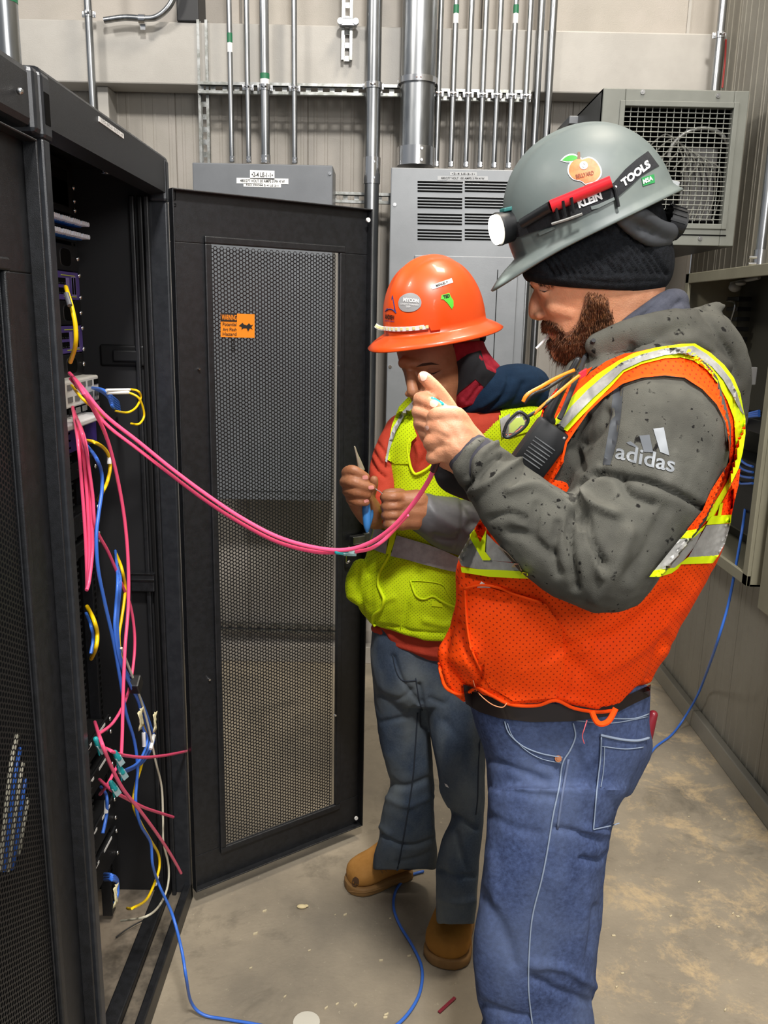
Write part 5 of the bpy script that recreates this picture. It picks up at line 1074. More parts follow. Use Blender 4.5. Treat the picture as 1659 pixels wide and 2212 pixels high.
folds(jeans, [([(1055, 1640), (1120, 1665), (1180, 1690)], 8, .005), ([(1060, 1700), (1130, 1716), (1200, 1724)], 8, .004), ([(1170, 1650), (1200, 1660), (1212, 1680)], 8, .006), ([(1050, 1760), (1110, 1790), (1160, 1800)], 10, .004), ([(1200, 1790), (1250, 1800), (1300, 1822)], 8, .007), ([(1255, 1855), (1295, 1862), (1315, 1850)], 7, .010), ([(1260, 1790), (1310, 1800)], 8, -.006), ([(1290, 1700), (1330, 1740), (1345, 1770)], 12, .006),
    ([(1035, 1930), (1080, 2000), (1110, 2080)], 14, .006), ([(1270, 1930), (1250, 2040), (1255, 2110)], 12, -.004), ([(1150, 2110), (1200, 2140), (1280, 2170)], 10, .007), ([(1150, 2080), (1220, 2090), (1285, 2130)], 10, -.006), ([(1040, 2170), (1100, 2190), (1140, 2200)], 9, .007), ([(1200, 1900), (1180, 2000), (1160, 2100)], 16, -.003), ([(1285, 1960), (1275, 2050)], 9, .008), ([(1060, 1850), (1070, 1950)], 12, -.004)])
rough_up(jeans, .004, 11, (1, 1, .7), 11.)
bvN = bvh_of(jeans)
JN1 = meobj('jeans', jeans, M_jn, P1, True)
M_blt = mat('dark brown leather belt', '1e1514', .5, coat=.2)
patch('belt', [(1000, 1478), (1100, 1510), (1240, 1525), (1340, 1510), (1406, 1478), (1404, 1504), (1370, 1520), (1320, 1546), (1240, 1558), (1150, 1560), (1080, 1552), (1035, 1538), (1006, 1520)], bvN, M_blt, JN1, .008, .006, 12, 1.2)
sm = lambda pl, r=.0012, m=M_thr, off=.0022: seam(pl, bvN, JN1, r, off, m)
sm([(1090, 1558), (1100, 1585), (1130, 1612), (1170, 1628), (1215, 1636)]); sm([(1096, 1562), (1108, 1592), (1138, 1622), (1172, 1640), (1212, 1648)], .0008)
sm([(1238, 1562), (1243, 1590), (1232, 1620), (1215, 1650), (1208, 1700), (1195, 1760), (1182, 1840), (1170, 1900), (1150, 1980), (1143, 2060), (1142, 2140), (1150, 2212)], .0014)
sm([(1228, 1640), (1214, 1720), (1204, 1790)], .0022, mat('faded denim seam', '65718f', .9), .001)
pk = patch('back_pocket', [(1300, 1592), (1340, 1600), (1374, 1601), (1392, 1596), (1386, 1640), (1352, 1712), (1324, 1766), (1308, 1780), (1282, 1790), (1290, 1700), (1298, 1640)], bvN, M_jn, JN1, .004, .003, 10, 1.25)
bvNP = bvN
sm([(1298, 1588), (1340, 1597), (1376, 1600), (1402, 1594)], .0022, M_thr, .007); sm([(1300, 1612), (1350, 1618), (1390, 1614)], .0009, M_thr, .006); sm([(1299, 1592), (1297, 1640), (1290, 1700), (1282, 1792)], .0012, M_thr, .006); sm([(1306, 1612), (1304, 1660), (1298, 1700)], .0008, M_thr, .006); sm([(1282, 1792), (1318, 1784), (1338, 1778)], .001, M_thr, .006)
sm([(1240, 1556), (1320, 1562), (1400, 1548)], .0009); sm([(1320, 1552), (1370, 1552), (1402, 1542)], .0012)
c = lift(bvN, 1206, 1639, .003, 1.2); g = G(); d = (CP-c).normalized(); g.cyl(c, c+d*.0015, .0055, 16); g.cyl(c, c+d*.003, .003, 12); g.obj('copper_rivet', mat('copper', 'b87a55', .35, .9), JN1, True)
def boot(name, par, heel, toe, m, ms, topz=.16, w=.05):
    heel, toe = Vector(heel), Vector(toe); d = (toe-heel); L = d.length; d.normalize(); s = Vector((0, 0, 1)).cross(d)
    def ring(t, h0, h1, ww, pw=2.6): c = heel+d*(L*t); return (c+Vector((0, 0, (h0+h1)/2)), s*ww, Vector((0, 0, (h1-h0)/2)), pw)
    up_ = ringloft([ring(.0, .03, .09, w*.35), ring(.02, .022, .13, w*.62), ring(.12, .02, .15, w*.8), ring(.3, .02, .145, w*.84), ring(.45, .02, .12, w*.88), ring(.6, .02, .098, w*1.0), ring(.75, .02, .086, w*1.06), ring(.87, .02, .08, w*.98, 2.2), ring(.94, .022, .072, w*.78, 2.2), ring(.98, .026, .062, w*.52, 2.2), ring(1.0, .03, .05, w*.25, 2.2)], 24)
    shaft = limb([heel+d*(L*.2)+Vector((0, 0, .08)), heel+d*(L*.2)+Vector((0, 0, topz))], [w*.95, w*.95], 20)
    me = fuse([up_, shaft], .0035, 5); bv = bvh_of(me); bo = meobj(name, me, m, par, True)
    so = ringloft([ring(.0, .0, .028, w*.4, 5), ring(.03, .0, .03, w*.72, 5), ring(.15, .0, .03, w*.88, 5), ring(.4, .0, .03, w*.88, 5), ring(.6, .0, .03, w*1.05, 5), ring(.78, .0, .03, w*1.1, 5), ring(.88, .0, .03, w*1.02, 5), ring(.95, .0, .03, w*.82, 5), ring(1.0, .0, .03, w*.58, 5), ring(1.03, .004, .028, w*.25, 5)], 24)
    mesh(name.replace('boot', 'boot_sole'), so[0], so[1], ms, bo, True, 40)
    return bv, bo
boot('boot', P1, (.40, 1.26, 0), (.12, 1.24, 0), mat('brown leather boot', '4d3826', .55), mat('dark sole', '22201e', .7)); boot('boot', P1, (.40, 1.55, 0), (.12, 1.55, 0), MC['brown leather boot'], MC['dark sole'])
# ---- things carried
t = thing('pliers', 'dark red plastic grip of a tool standing in the back jeans pocket', 'tool', A(1390, 1600, 1.385))
V, Fc = chain([(1380, 1630, 1.385, 14), (1390, 1600, 1.385, 17), (1401, 1565, 1.385, 15), (1411, 1544, 1.385, 10)], 14); mesh('handle_grip', V, Fc, mat('dark red plastic grip', '7e1a26', .35, coat=.3), t, True)
V, Fc = chain([(1378, 1620, 1.41, 14), (1386, 1590, 1.41, 15), (1396, 1556, 1.405, 12)], 14); mesh('handle_grip', V, Fc, MC['dark red plastic grip'], t, True)
plug(A(958, 880, fh-.03), (.7, 0, -.5), 'teal plug pinched between the fingers of the bearded worker', .9, None)
g = G(); g.tube([A(946, 990, 1.235), A(936, 1016, 1.252)], .0055, 10); g.top('cable_boot', mat('dark smoky plug boot', '4a3138', .3, trans=.2), 'dark smoky plug boot on the pink cable under the bearded worker\'s hand', 'plug boot', smooth=True)
# two-way radio on the chest
Pc = lift(bvT, 1163, 974, .035, 1.25); YRD = Pc.y; SCR = YRD/1.115; rx = (A(1218, 930, 1.16)-A(1130, 915, 1.16)); ry = (A(1140, 1010, 1.15)-A(1178, 905, 1.16))
ax_ = (A(1214, 940, 1.17)-A(1147, 893, 1.17)).normalized(); dn = (A(1150, 1030, 1.17)-A(1195, 905, 1.17)).normalized(); nn = ax_.cross(dn).normalized(); dn = nn.cross(ax_).normalized()
if nn.y > 0: nn = -nn
R_ = thing('two_way_radio', 'black two-way radio clipped to the chest strap of the bearded worker', 'radio', Pc)
g = G(); g.obox(Pc, ax_, dn, nn, (.0255*SCR, .040*SCR, .014), .006); g.obj('radio_body', M_rubber, R_, True)
for k in range(7): g = G(); g.obox(Pc+dn*(-.014+k*.0056)+nn*.0145-ax_*.002, ax_, dn, nn, (.018-.0004*k, .0009, .0012), .0005); g.obj('grille_rib', mat('worn black plastic', '6c6e70', .35), R_)
tp = Pc-dn*.040*SCR
V, Fc = limb([tp-ax_*.012, A(1186, 895, YRD), A(1212, 845, YRD), A(1248, 778, YRD)], [.0085, .0085, .0062, .005], 12, 4); mesh('antenna', V, Fc, M_rubber, R_, True)
for s_, r_, h_ in ((.008, .0075, .016), (.0225, .007, .013)):
    g = G(); g.cyl(tp+ax_*s_, tp+ax_*s_-dn*h_, r_, 14); g.cyl(tp+ax_*s_, tp+ax_*s_-dn*.004, r_*1.2, 14); g.obj('control_knob', M_rubber, R_, True)
g = G(); g.ball(Pc-dn*.036+ax_*.016+nn*.0135, .0022, 6); g.obj('status_light', mat('grey lens', '9a9a9a', .3), R_, True)
# safety glasses hanging on the chest
S_ = thing('safety_glasses', 'clear safety glasses with orange and black arms hanging at the neck', 'glasses', A(1120, 900, 1.160))
M_gor = mat('orange plastic arm', 'f0861c', .4); M_lens = mat('clear lens', 'f4f6f2', .05, trans=.92, spec=.6)
for L_, m_, r_ in (([(1130, 868, 1.140), (1140, 852, 1.140), (1170, 835, 1.150), (1200, 818, 1.170), (1240, 800, 1.190)], M_gor, .0028), ([(1132, 872, 1.140), (1150, 852, 1.140), (1180, 840, 1.150), (1220, 815, 1.170), (1244, 806, 1.190)], M_rubber, .0024), ([(1152, 895, 1.130), (1180, 870, 1.130), (1210, 845, 1.140), (1245, 816, 1.160), (1262, 806, 1.170)], M_gor, .0024), ([(1130, 905, 1.130), (1160, 888, 1.130), (1185, 868, 1.130), (1205, 850, 1.140)], M_rubber, .0024)):
    V, Fc = tubegeo(smoothpath([A(*p) for p in L_]), r_, 8); mesh('temple_arm', V, Fc, m_, S_, True)
g = G(); g.obox(A(1258, 808, 1.165), A(1270, 802, 1.165)-A(1250, 814, 1.165), (0, 1, 0), (0, 0, 1), (.006, .003, .005), .001); g.obj('arm_tip', mat('red arm tip', 'd81f30', .4), S_)
rimp = [(1088, 934), (1096, 914), (1112, 896), (1124, 890), (1140, 902), (1138, 916), (1122, 932), (1100, 944), (1090, 943)]
P2, Fc = fillpoly(spl(rimp+[rimp[0]])[:-1], 8); cc = Vector((1112, 916))
V = [A(p.x, p.y, 1.125+.004*((p-cc).length/30)**2) for p in P2]; o = mesh('lens', V, Fc, M_lens, S_, True); so = o.modifiers.new('s', 'SOLIDIFY'); so.thickness = .0015
V, Fc = tubegeo(smoothpath([A(u, v, 1.126) for u, v in rimp+[rimp[0]]]), .0022, 8); mesh('lens_rim', V, Fc, M_rubber, S_, True)
# drawstring
cable('drawstring', [lift(bvJ, 1282, 735, .004, 1.3), lift(bvJ, 1264, 770, .006, 1.3), A(1246, 815, 1.2), A(1232, 850, 1.19), A(1218, 885, 1.175), A(1208, 905, 1.17)], .0036, mat('dark grey cord', '2b2b2e', .8), 'dark drawstring hanging from the hood over the radio', 'cord')
# ---- grey hard hat with lamp
HU = Vector((-math.sin(math.radians(-26.5))*-1, 0, math.cos(math.radians(26.5))))
def hatframe(cpx, Y, tilt, yaw=0.):
    c = A(cpx[0], cpx[1], Y); t = math.radians(tilt)
    f = Vector((-math.cos(t), 0, -math.sin(t))); u = Vector((-math.sin(t), 0, math.cos(t))); s = f.cross(u)*-1
    Rz = Matrix.Rotation(yaw, 3, 'Z'); return c, Rz @ f, Rz @ Vector((0, 1, 0)), Rz @ u
def hatshell(c, f, s, u, a_f, a_b, w, h, brim, m, name_p, ridge=.006, full=False, power=2.25, thick=.0035, rimdrop=.0):
    NT, NP = 96, 30; V, Fc = [], []
    for i in range(NP+1):
        ph = (math.pi/2)*(i/NP)
        for j in range(NT):
            th = 2*math.pi*j/NT; ct, st_ = math.cos(th), math.sin(th)
            e = 2/power; r_ = math.cos(ph)**e if ph < math.pi/2-1e-6 else 0; z = h*math.sin(ph)**(2/2.35)
            la = a_f if ct > 0 else a_b
            x = la*ct*r_; y = w*st_*r_
            rg = ridge*math.exp(-(y/.016)**2)*min(1, math.sin(ph)*2)*(1 if abs(x) < .115 else .6)+ridge*.5*(math.exp(-((abs(y)-.038)/.012)**2))*math.sin(ph)**2
            V.append(c+f*x+s*y+u*(z+rg))
    for i in range(NP):
        for j in range(NT): Fc.append((i*NT+j, i*NT+(j+1) % NT, (i+1)*NT+(j+1) % NT, (i+1)*NT+j))
    # skirt and brim rows
    base = 0; rows = []
    for k, t_ in enumerate((.15, .4, .7, 1.0)):
        n0 = len(V)
        for j in range(NT):
            th = 2*math.pi*j/NT; ct, st_ = math.cos(th), math.sin(th); la = a_f if ct > 0 else a_b
            b_ = brim(th)*t_; x, y = (la+b_)*ct, (w+b_)*st_
            V.append(c+f*x+s*y-u*(.012*t_**.7+abs(b_)*.30*t_))
        prev = base if k == 0 else rows[-1]
        for j in range(NT): Fc.append((n0+j, n0+(j+1) % NT, prev+(j+1) % NT, prev+j))
        rows.append(n0)
    me = bpy.data.meshes.new(name_p); me.from_pydata([tuple(v) for v in V], [], Fc); me.update()
    bm = bmesh.new(); bm.from_mesh(me); bmesh.ops.remove_doubles(bm, verts=bm.verts, dist=1e-5); bmesh.ops.recalc_face_normals(bm, faces=bm.faces); bm.to_mesh(me); bm.free()
    return me
c, f, s, u = hatframe((1272, 482), YN, 26.5)
H_ = thing('hard_hat', 'scuffed grey hard hat with round fruit sticker and head strap worn by the bearded worker', 'hard hat', c)
def br1(th):
    a = abs((th+math.pi) % (2*math.pi)-math.pi)
    return .006+.047*math.exp(-(a/.62)**2)+.006*math.exp(-((a-math.pi)/.5)**2)
M_hat = mat('scuffed grey hard hat', '616a68', .5, 0, '7a827c', 6, .12, 60, nthr=(.5, .78))
hm = hatshell(c, f, s, u, .124, .133, .110, .138, br1, M_hat, 'shell', .006, power=2.08)
bvH = bvh_of(hm); o = meobj('shell', hm, M_hat, H_, True); so = o.modifiers.new('s', 'SOLIDIFY'); so.thickness = .003; so.offset = -1
# inside suspension and ratchet
V, Fc = chain([(1350, 455, YN-.09, 16), (1385, 465, YN-.085, 17), (1420, 490, YN-.06, 18), (1442, 500, YN-.03, 20), (1450, 500, YN, 20)], 12)
sw = fuse([(V, Fc), chain([(1330, 440, YN-.088, 12), (1345, 480, YN-.086, 12), (1400, 520, YN-.07, 12), (1440, 520, YN-.03, 14)], 12)], .004, 3); meobj('suspension_strap', sw, mat('dark grey nylon strap', '3a3c40', .6), H_, True)
rc = A(1452, 480, YN-.005); rd = Vector((1, .05, -.25)).normalized(); g = G(); g.cyl(rc-rd*.010, rc+rd*.014, .024, 24); g.cyl(rc+rd*.014, rc+rd*.018, .018, 24); g.obj('ratchet_knob', M_rubber, H_, True)
for k in range(16):
    a = 2*math.pi*k/16; e1 = rd.orthogonal().normalized(); e2 = rd.cross(e1); p_ = rc+(e1*math.cos(a)+e2*math.sin(a))*.0242
    if k == 0: rm = None
    g = G(); g.obox(p_, rd, e1*math.cos(a)+e2*math.sin(a), (e1*math.cos(a)+e2*math.sin(a)).cross(rd), (.012, .0012, .0018)); g.obj('grip_ridge', M_rubber, H_)
sfh = lambda off: (lambda p: lift(bvH, p.x, p.y, off, 1.2))
# strap wrapped round the hat (black elastic with white print)
Ls = [(1108, 482), (1180, 462), (1245, 436), (1300, 412), (1326, 394), (1350, 366), (1375, 344), (1400, 326)]; Us = [(1424, 358), (1405, 368), (1385, 380), (1362, 402), (1336, 424), (1300, 446), (1245, 472), (1180, 492), (1112, 514)]
es_ = patch('elastic_strap', Ls+Us, bvH, mat('black elastic strap', '17181c', .85, 0, '1f2024', 200, .3, 800), H_, .003, .003, 9, 1.28)
letter('lettering', 'TOOLS', [(1347, 405), (1407, 360), (1399, 344), (1340, 389)], sfh(.0045), M_white, es_, .05)
letter('lettering', 'KLEIN', [(1251, 450), (1302, 430), (1297, 414), (1246, 433)], sfh(.0045), M_white, es_, .05)
g = G(); g.ball(lift(bvH, 1330, 404, .005, 1.3), .002, 6); g.obj('printed_dot', M_white, H_)
# clip over the strap and its cord
g = G(); g.tube([lift(bvH, uu, vv, .006, 1.28) for uu, vv in spl([(1318, 398), (1328, 408), (1332, 425), (1336, 447)])], .0025, 8); g.obj('strap_clip', M_rubber, H_, True)
# stickers
pch = [(1258, 345), (1272, 341), (1286, 348), (1296, 364), (1296, 378), (1286, 390), (1272, 394), (1264, 396), (1256, 390), (1240, 386), (1230, 374), (1230, 360), (1238, 348), (1250, 343)]
patch('sticker_border', [(u_+(u_-1264)*.09, v_+(v_-368)*.09) for u_, v_ in pch], bvH, M_white, H_, .0012, .0006, 6, 1.25, curve=True)
fs_ = patch('fruit_sticker', pch, bvH, mat('peach sticker', 'dd6c30', .5, 0, 'e58648', 60), H_, .0018, .0006, 6, 1.25, curve=True)
patch('sticker_border', [(1210, 347), (1222, 336), (1236, 332), (1250, 337), (1256, 343), (1240, 349), (1226, 351)], bvH, M_white, H_, .0012, .0006, 5, 1.25, curve=True)
patch('leaf_print', [(1214, 346), (1224, 338), (1237, 335), (1249, 340), (1240, 346), (1226, 348)], bvH, mat('leaf green print', '3f9b3a', .4), H_, .0018, .0006, 4, 1.25, curve=True)
patch('stem_print', [(1247, 343), (1248, 328), (1253, 328), (1254, 343)], bvH, mat('stem brown print', '6d4a33', .5), H_, .0020, .0006, 5, 1.25)
cd_ = patch('centre_disc', [(1261+9*math.cos(a), 357+9*math.sin(a)) for a in [k*math.pi/6 for k in range(12)]], bvH, M_white, H_, .0026, .0006, 4, 1.25)
letter('lettering', 'BELLYARD', [(1245, 386), (1283, 377), (1282, 368), (1243, 377)], sfh(.0028), mat('brown print', '7a4020', .6), fs_, .02)
letter('lettering', 'O', [(1258, 362), (1265, 361), (1264, 351), (1257, 352)], sfh(.0036), mat('pale grey print', 'a9a9a9', .6), cd_, .02)
gb_ = patch('green_badge', [(1386, 384), (1413, 376), (1415, 394), (1389, 402)], bvH, mat('badge green', '2f8f4d', .5), H_, .002, .001, 6, 1.25)
letter('lettering', 'MSA', [(1390, 398), (1411, 389), (1409, 379), (1388, 388)], sfh(.0034), M_white, gb_, .04)
# side slots
for L_ in ([(1276, 446), (1290, 442), (1326, 426), (1330, 431), (1292, 450), (1278, 453)], [(1162, 503), (1180, 494), (1196, 490), (1200, 494), (1182, 502), (1166, 509)]): patch('side_boss', L_, bvH, M_hat, H_, .004, .004, 6, 1.25)
g = G(); g.obox(A(1452, 402, YN), (1, 0, -.2), (0, 1, 0), (.2, 0, 1), (.008, .01, .007), .002); g.obj('clear_clip', mat('clear plastic', 'd5d9da', .15, trans=.6), H_)
# marker and pen tucked under the strap
t = thing('felt_marker', 'black marker with bright red cap tucked in the grey hard hat strap', 'marker', lift(bvH, 1240, 420, .012, 1.25))
g = G(); a_, b_, c_ = lift(bvH, 1128, 483, .012, 1.27), lift(bvH, 1190, 446, .012, 1.26), lift(bvH, 1320, 392, .014, 1.25); g.cyl(a_, b_, .0078, 14); g.obj('barrel', M_rubber, t, True)
g = G(); g.cyl(b_, c_, .0088, 16, .0082); g.obj('cap', mat('bright red plastic', 'd01a26', .3, coat=.3), t, True)
t = thing('tool_clip', 'black plastic holder with ribs hooked over the grey hard hat rim strap', 'clip', lift(bvH, 1225, 465, .01, 1.26))
for uu in (1200, 1216, 1234): g = G(); g.tube([lift(bvH, uu, 440-(uu-1200)*.4, .016, 1.26), lift(bvH, uu+3, 460-(uu-1200)*.4, .013, 1.26), lift(bvH, uu+6, 474-(uu-1200)*.4, .012, 1.26)], .0022, 6); g.obj('clip_rib', M_rubber, t, True)
g = G(); g.tube([lift(bvH, 1192, 484, .013, 1.26), lift(bvH, 1225, 474, .013, 1.26), lift(bvH, 1258, 462, .013, 1.26)], .002, 6); g.obj('clip_bar', mat('grey clip bar', '8a8a86', .4), t, True)
# head lamp
hl = A(1082, 494, YN-.03); fd = Vector((-.86, -.28, -.22)).normalized()
t = thing('headlamp', 'lit headlamp on the front of the grey hard hat', 'headlamp', hl)
g = G(); hb = hl+fd*-.012; g.cyl(hb-fd*.02, hb+fd*.014, .021, 24, .024); g.cyl(hb+fd*.014, hb+fd*.018, .0245, 24); g.obj('lamp_housing', M_rubber, t, True)
g = G(); g.cyl(hb+fd*.018, hb+fd*.0225, .0215, 24); g.cyl(hb+fd*.0225, hb+fd*.026, .020, 24, .014); g.obj('lamp_lens', mat('glowing lamp lens', 'ffffff', .2, emit='fff6e0', estr=14), t, True)
g = G(); g.obox(hb-fd*.028+Vector((.004, 0, -.002)), fd, fd.orthogonal(), fd.cross(fd.orthogonal()), (.008, .021, .016), .004); g.obj('lamp_bracket', M_rubber, t)
g = G(); g.obox(hb+Vector((0, 0, .026)), fd, Vector((0, 0, 1)).cross(fd), (0, 0, 1), (.012, .009, .003), .0015); g.obj('power_button', mat('teal button', '2f6f6c', .4), t)
ll = bpy.data.lights.new('headlamp_beam', 'SPOT'); ll.energy = 9; ll.spot_size = math.radians(95); ll.spot_blend = .7; ll.shadow_soft_size = .015; ll.color = (1, .97, .9)
lo = bpy.data.objects.new('headlamp_beam', ll); COL.objects.link(lo); lo.location = hb+fd*.032; lo.rotation_euler = (A(930, 900, 1.25)-lo.location).to_track_quat('-Z', 'Y').to_euler()
# =====================================================================
# WORKER IN THE ORANGE HARD HAT (behind)
# =====================================================================
def z1(pl): return zz(pl, 3.318, 720, 520)
M_red = mat('brick red work jacket', 'b5402c', .75, 0, 'a83826', 12, .3, 400, spec=.2); M_li = mat('hi vis lime mesh cloth', 'c8e00c', .75, 0, 'bfd60a', 9, .3, 500, spec=.2)
dotted(M_li, 165, '6a7c08', .10)
M_lib = mat('hi vis lime binding', 'cfe512', .7, spec=.2); M_gs = mat('grey rubberised sleeve', '4f5053', .5, 0, '5a5b5e', 9, .15, 200)
M_jn2 = jeans_mat('faded grey blue denim', '3a4658', '4b5869', '858b88', 5)
YM = 2.04
P2_ = thing('person', 'worker in orange hard hat, lime hi-vis vest and tan boots, head bowed over pliers', 'person', (.12, YM, 0))
YH = 1.97
headm = trloft([(850, 690, 1035, 670, YH, .07), (852, 725, 1038, 715, YH, .078), (856, 757, 1036, 750, YH, .080), (863, 785, 1032, 780, YH, .078), (872, 806, 1026, 805, YH, .076), (876, 825, 1018, 830, YH, .073), (882, 848, 1005, 855, YH, .068), (890, 872, 998, 880, YH, .062), (905, 898, 1000, 905, YH+.01, .058), (920, 920, 1030, 930, YH+.04, .07), (930, 960, 1060, 970, YH+.06, .09)], 36, 2.15)
facem = [chain([(884, 796, YH-.055, 9), (888, 822, YH-.068, 11), (892, 846, YH-.080, 13)], 12), chain([(882, 851, YH-.07, 8), (903, 852, YH-.068, 9)], 10), chain([(872, 784, YH-.05, 13), (890, 786, YH-.062, 12), (925, 786, YH-.066, 11), (950, 790, YH-.06, 10)], 12), chain([(925, 800, YH-.058, 12), (940, 801, YH-.057, 11)], 10), chain([(940, 830, YH-.05, 24), (950, 836, YH-.05, 24)], 12), chain([(898, 872, YH-.066, 8), (920, 874, YH-.062, 8)], 10), chain([(900, 882, YH-.06, 9), (920, 884, YH-.058, 9)], 10), chain([(912, 902, YH-.045, 16), (922, 904, YH-.045, 18)], 12)]
hm_ = 1.80
handp = [chain([(800, 1110, 1.875, 30), (783, 1085, 1.85, 30), (772, 1060, 1.835, 30)], 14), chain([(775, 1045, 1.845, 24), (770, 1030, 1.84, 20)], 12),
    chain([(765, 1032, 1.845, 16), (748, 1022, hm_+.01, 12), (762, 1015, hm_-.012, 11.5), (790, 1030, hm_-.01, 9.5)], 12),
    chain([(762, 1048, 1.84, 16), (744, 1041, hm_+.012, 12), (760, 1040, hm_-.016, 12), (785, 1049, hm_-.016, 11), (803, 1053, hm_-.012, 9.5)], 12),
    chain([(764, 1066, 1.84, 16), (750, 1060, hm_+.014, 12), (768, 1062, hm_-.014, 12), (793, 1068, hm_-.010, 10.5)], 12),
    chain([(768, 1082, 1.845, 15), (757, 1078, hm_+.016, 11), (772, 1083, hm_-.008, 11), (791, 1085, hm_-.006, 9)], 12),
    chain([(795, 1075, 1.86, 15), (806, 1050, 1.835, 11), (808, 1036, 1.825, 9.5)], 12)]
handf = [chain([(935, 1108, 1.84, 34), (905, 1102, 1.83, 36), (880, 1100, 1.825, 34)], 16), chain([(900, 1082, 1.82, 26), (868, 1082, 1.812, 22)], 12), chain([(900, 1120, 1.82, 26), (868, 1122, 1.815, 22)], 12)]
for k, (v, L) in enumerate(((1074, 829), (1094, 830), (1113, 831), (1133, 834))):
    handf.append(chain([(870, v+(1 if k else 2), hm_+.012, 13), (852, v, hm_-.008, 12), (L+4, v, hm_-.002, 11), (L+3, v+1, hm_+.02, 10), (848, v, hm_+.035, 9)], 12))
handf.append(chain([(865, 1068, 1.84, 14), (845, 1064, 1.835, 10), (832, 1066, 1.832, 8.5)], 12))
trunkm = [trloft([(900, 920, 1120, 910, YM, .11), (850, 1000, 1180, 990, YM, .12), (840, 1150, 1160, 1150, YM, .11), (830, 1300, 1140, 1300, YM, .12), (840, 1420, 1050, 1420, YM, .10), (860, 1480, 1020, 1480, YM, .09)], 24), limb([A(868, 935, 2.02), A(828, 1100, 1.96), A(800, 1110, 1.875)], [.045, .035, .028]), limb([A(1160, 940, 2.04), A(1080, 1150, 1.98), A(935, 1108, 1.84)], [.05, .04, .03]),
    limb([A(880, 1440, 2.05), A(884, 1600, 2.07), A(889, 1690, 2.09), Z(884, 1884, 0)*.85+Z(752, 1922, 0)*.15+Vector((0, 0, .12))], [.045, .036, .028, .022]), limb([A(980, 1440, 2.03), A(995, 1600, 1.985), A(1005, 1740, 1.945), Z(990, 1985, 0)*.8+Z(958, 2092, 0)*.2+Vector((0, 0, .12))], [.045, .036, .028, .022]), limb([Z(884, 1884, 0)*.85+Z(752, 1922, 0)*.15+Vector((0, 0, .10)), Z(884, 1884, 0)*.8+Z(752, 1922, 0)*.2+Vector((0, 0, .06)), Z(884, 1884, 0)*.45+Z(752, 1922, 0)*.55+Vector((0, 0, .05))], [.022, .022, .016]), limb([Z(990, 1985, 0)*.8+Z(958, 2092, 0)*.2+Vector((0, 0, .10)), Z(990, 1985, 0)*.8+Z(958, 2092, 0)*.2+Vector((0, 0, .06)), Z(990, 1985, 0)*.45+Z(958, 2092, 0)*.55+Vector((0, 0, .05))], [.022, .022, .016])]
bm_ = fuse([headm]+facem+handp+handf+trunkm, .0034, 3)
folds(bm_, [([(922, 803), (936, 807), (952, 801)], 2.4, .003), ([(885, 798), (905, 802)], 5, .002), ([(900, 868), (922, 868)], 2.4, .002), ([(846, 1084), (872, 1084)], 3, .0015), ([(846, 1103), (872, 1103)], 3, .0015), ([(846, 1123), (872, 1123)], 3, .0015)])
bvM = bvh_of(bm_)
BD2 = meobj('body', bm_, M_skin2, P2_, True)
patch('eyelid', [(921, 799), (934, 795), (950, 798), (938, 806), (925, 805)], bvM, mat('brown eyelid', '8f5c40', .5), BD2, .001, .001, 4, 1.9, curve=True)
patch('lashes', [(920, 803), (935, 806), (953, 800), (936, 809)], bvM, mat('dark lashes', '2a1a14', .8), BD2, .0018, .001, 4, 1.9)
patch('eyebrow', [(898, 793), (912, 785), (932, 783), (950, 788), (932, 788), (912, 791)], bvM, mat('thin dark brow', '3b2418', .9), P2_, .001, .001, 4, 1.9)
nail([(783, 1028), (793, 1027), (795, 1035), (784, 1035)], bvM, BD2, mat('pink nail', 'd9948a', .3), 1.8); nail([(796, 1050), (806, 1049), (808, 1056), (797, 1057)], bvM, BD2, MC['pink nail'], 1.8); nail([(786, 1081), (794, 1078), (797, 1083), (788, 1086)], bvM, BD2, MC['pink nail'], 1.8)
# neck gaiter and hood
gt = fuse([trloft([(956, 742, 1044, 735, YH+.002, .086), (966, 765, 1052, 755, YH, .088), (973, 785, 1066, 775, YH, .090), (977, 812, 1084, 797, YH, .090), (979, 840, 1078, 825, YH, .086), (980, 868, 1055, 850, YH, .080), (985, 885, 1040, 870, YH, .07)], 30, 2.2)], .0036, 3)
folds(gt, [([(1000, 860), (1020, 820), (1035, 790)], 4, .004), ([(1010, 868), (1032, 840), (1048, 820)], 4, .004), ([(1020, 872), (1050, 850), (1066, 830)], 4, -.003), ([(1040, 760), (1060, 785), (1080, 800)], 5, .005), ([(990, 760), (1000, 780)], 5, .003)])
bvG = bvh_of(gt); meobj('neck_gaiter', gt, mat('crimson knit', '8e1c2b', .85, 0, '9b2533', 60, .3, 400, spec=.2), P2_, True)
patch('black_print', z1([(866, 880), (960, 815), (1058, 785), (1078, 860), (1100, 920), (1190, 962), (1150, 1010), (1080, 1050), (1020, 992), (960, 1040), (905, 1085), (874, 1120), (868, 1000)]), bvG, mat('black knit', '16161a', .9), P2_, .002, .002, 7, 1.9)
patch('black_print', z1([(790, 755), (862, 740), (862, 800), (840, 790)]), bvG, MC['black knit'], P2_, .002, .002, 7, 1.9)
hd = fuse([chain([(988, 888, 1.95, 18), (1030, 872, 1.93, 34), (1075, 845, 1.93, 48), (1115, 835, 1.96, 50), (1145, 835, 2.02, 44)], 18), chain([(1040, 880, 1.93, 26), (1090, 870, 1.95, 34), (1150, 850, 2.0, 36)], 16), chain([(1090, 822, 1.97, 32), (1130, 822, 2.03, 34), (1150, 835, 2.08, 36)], 16)], .0045, 5)
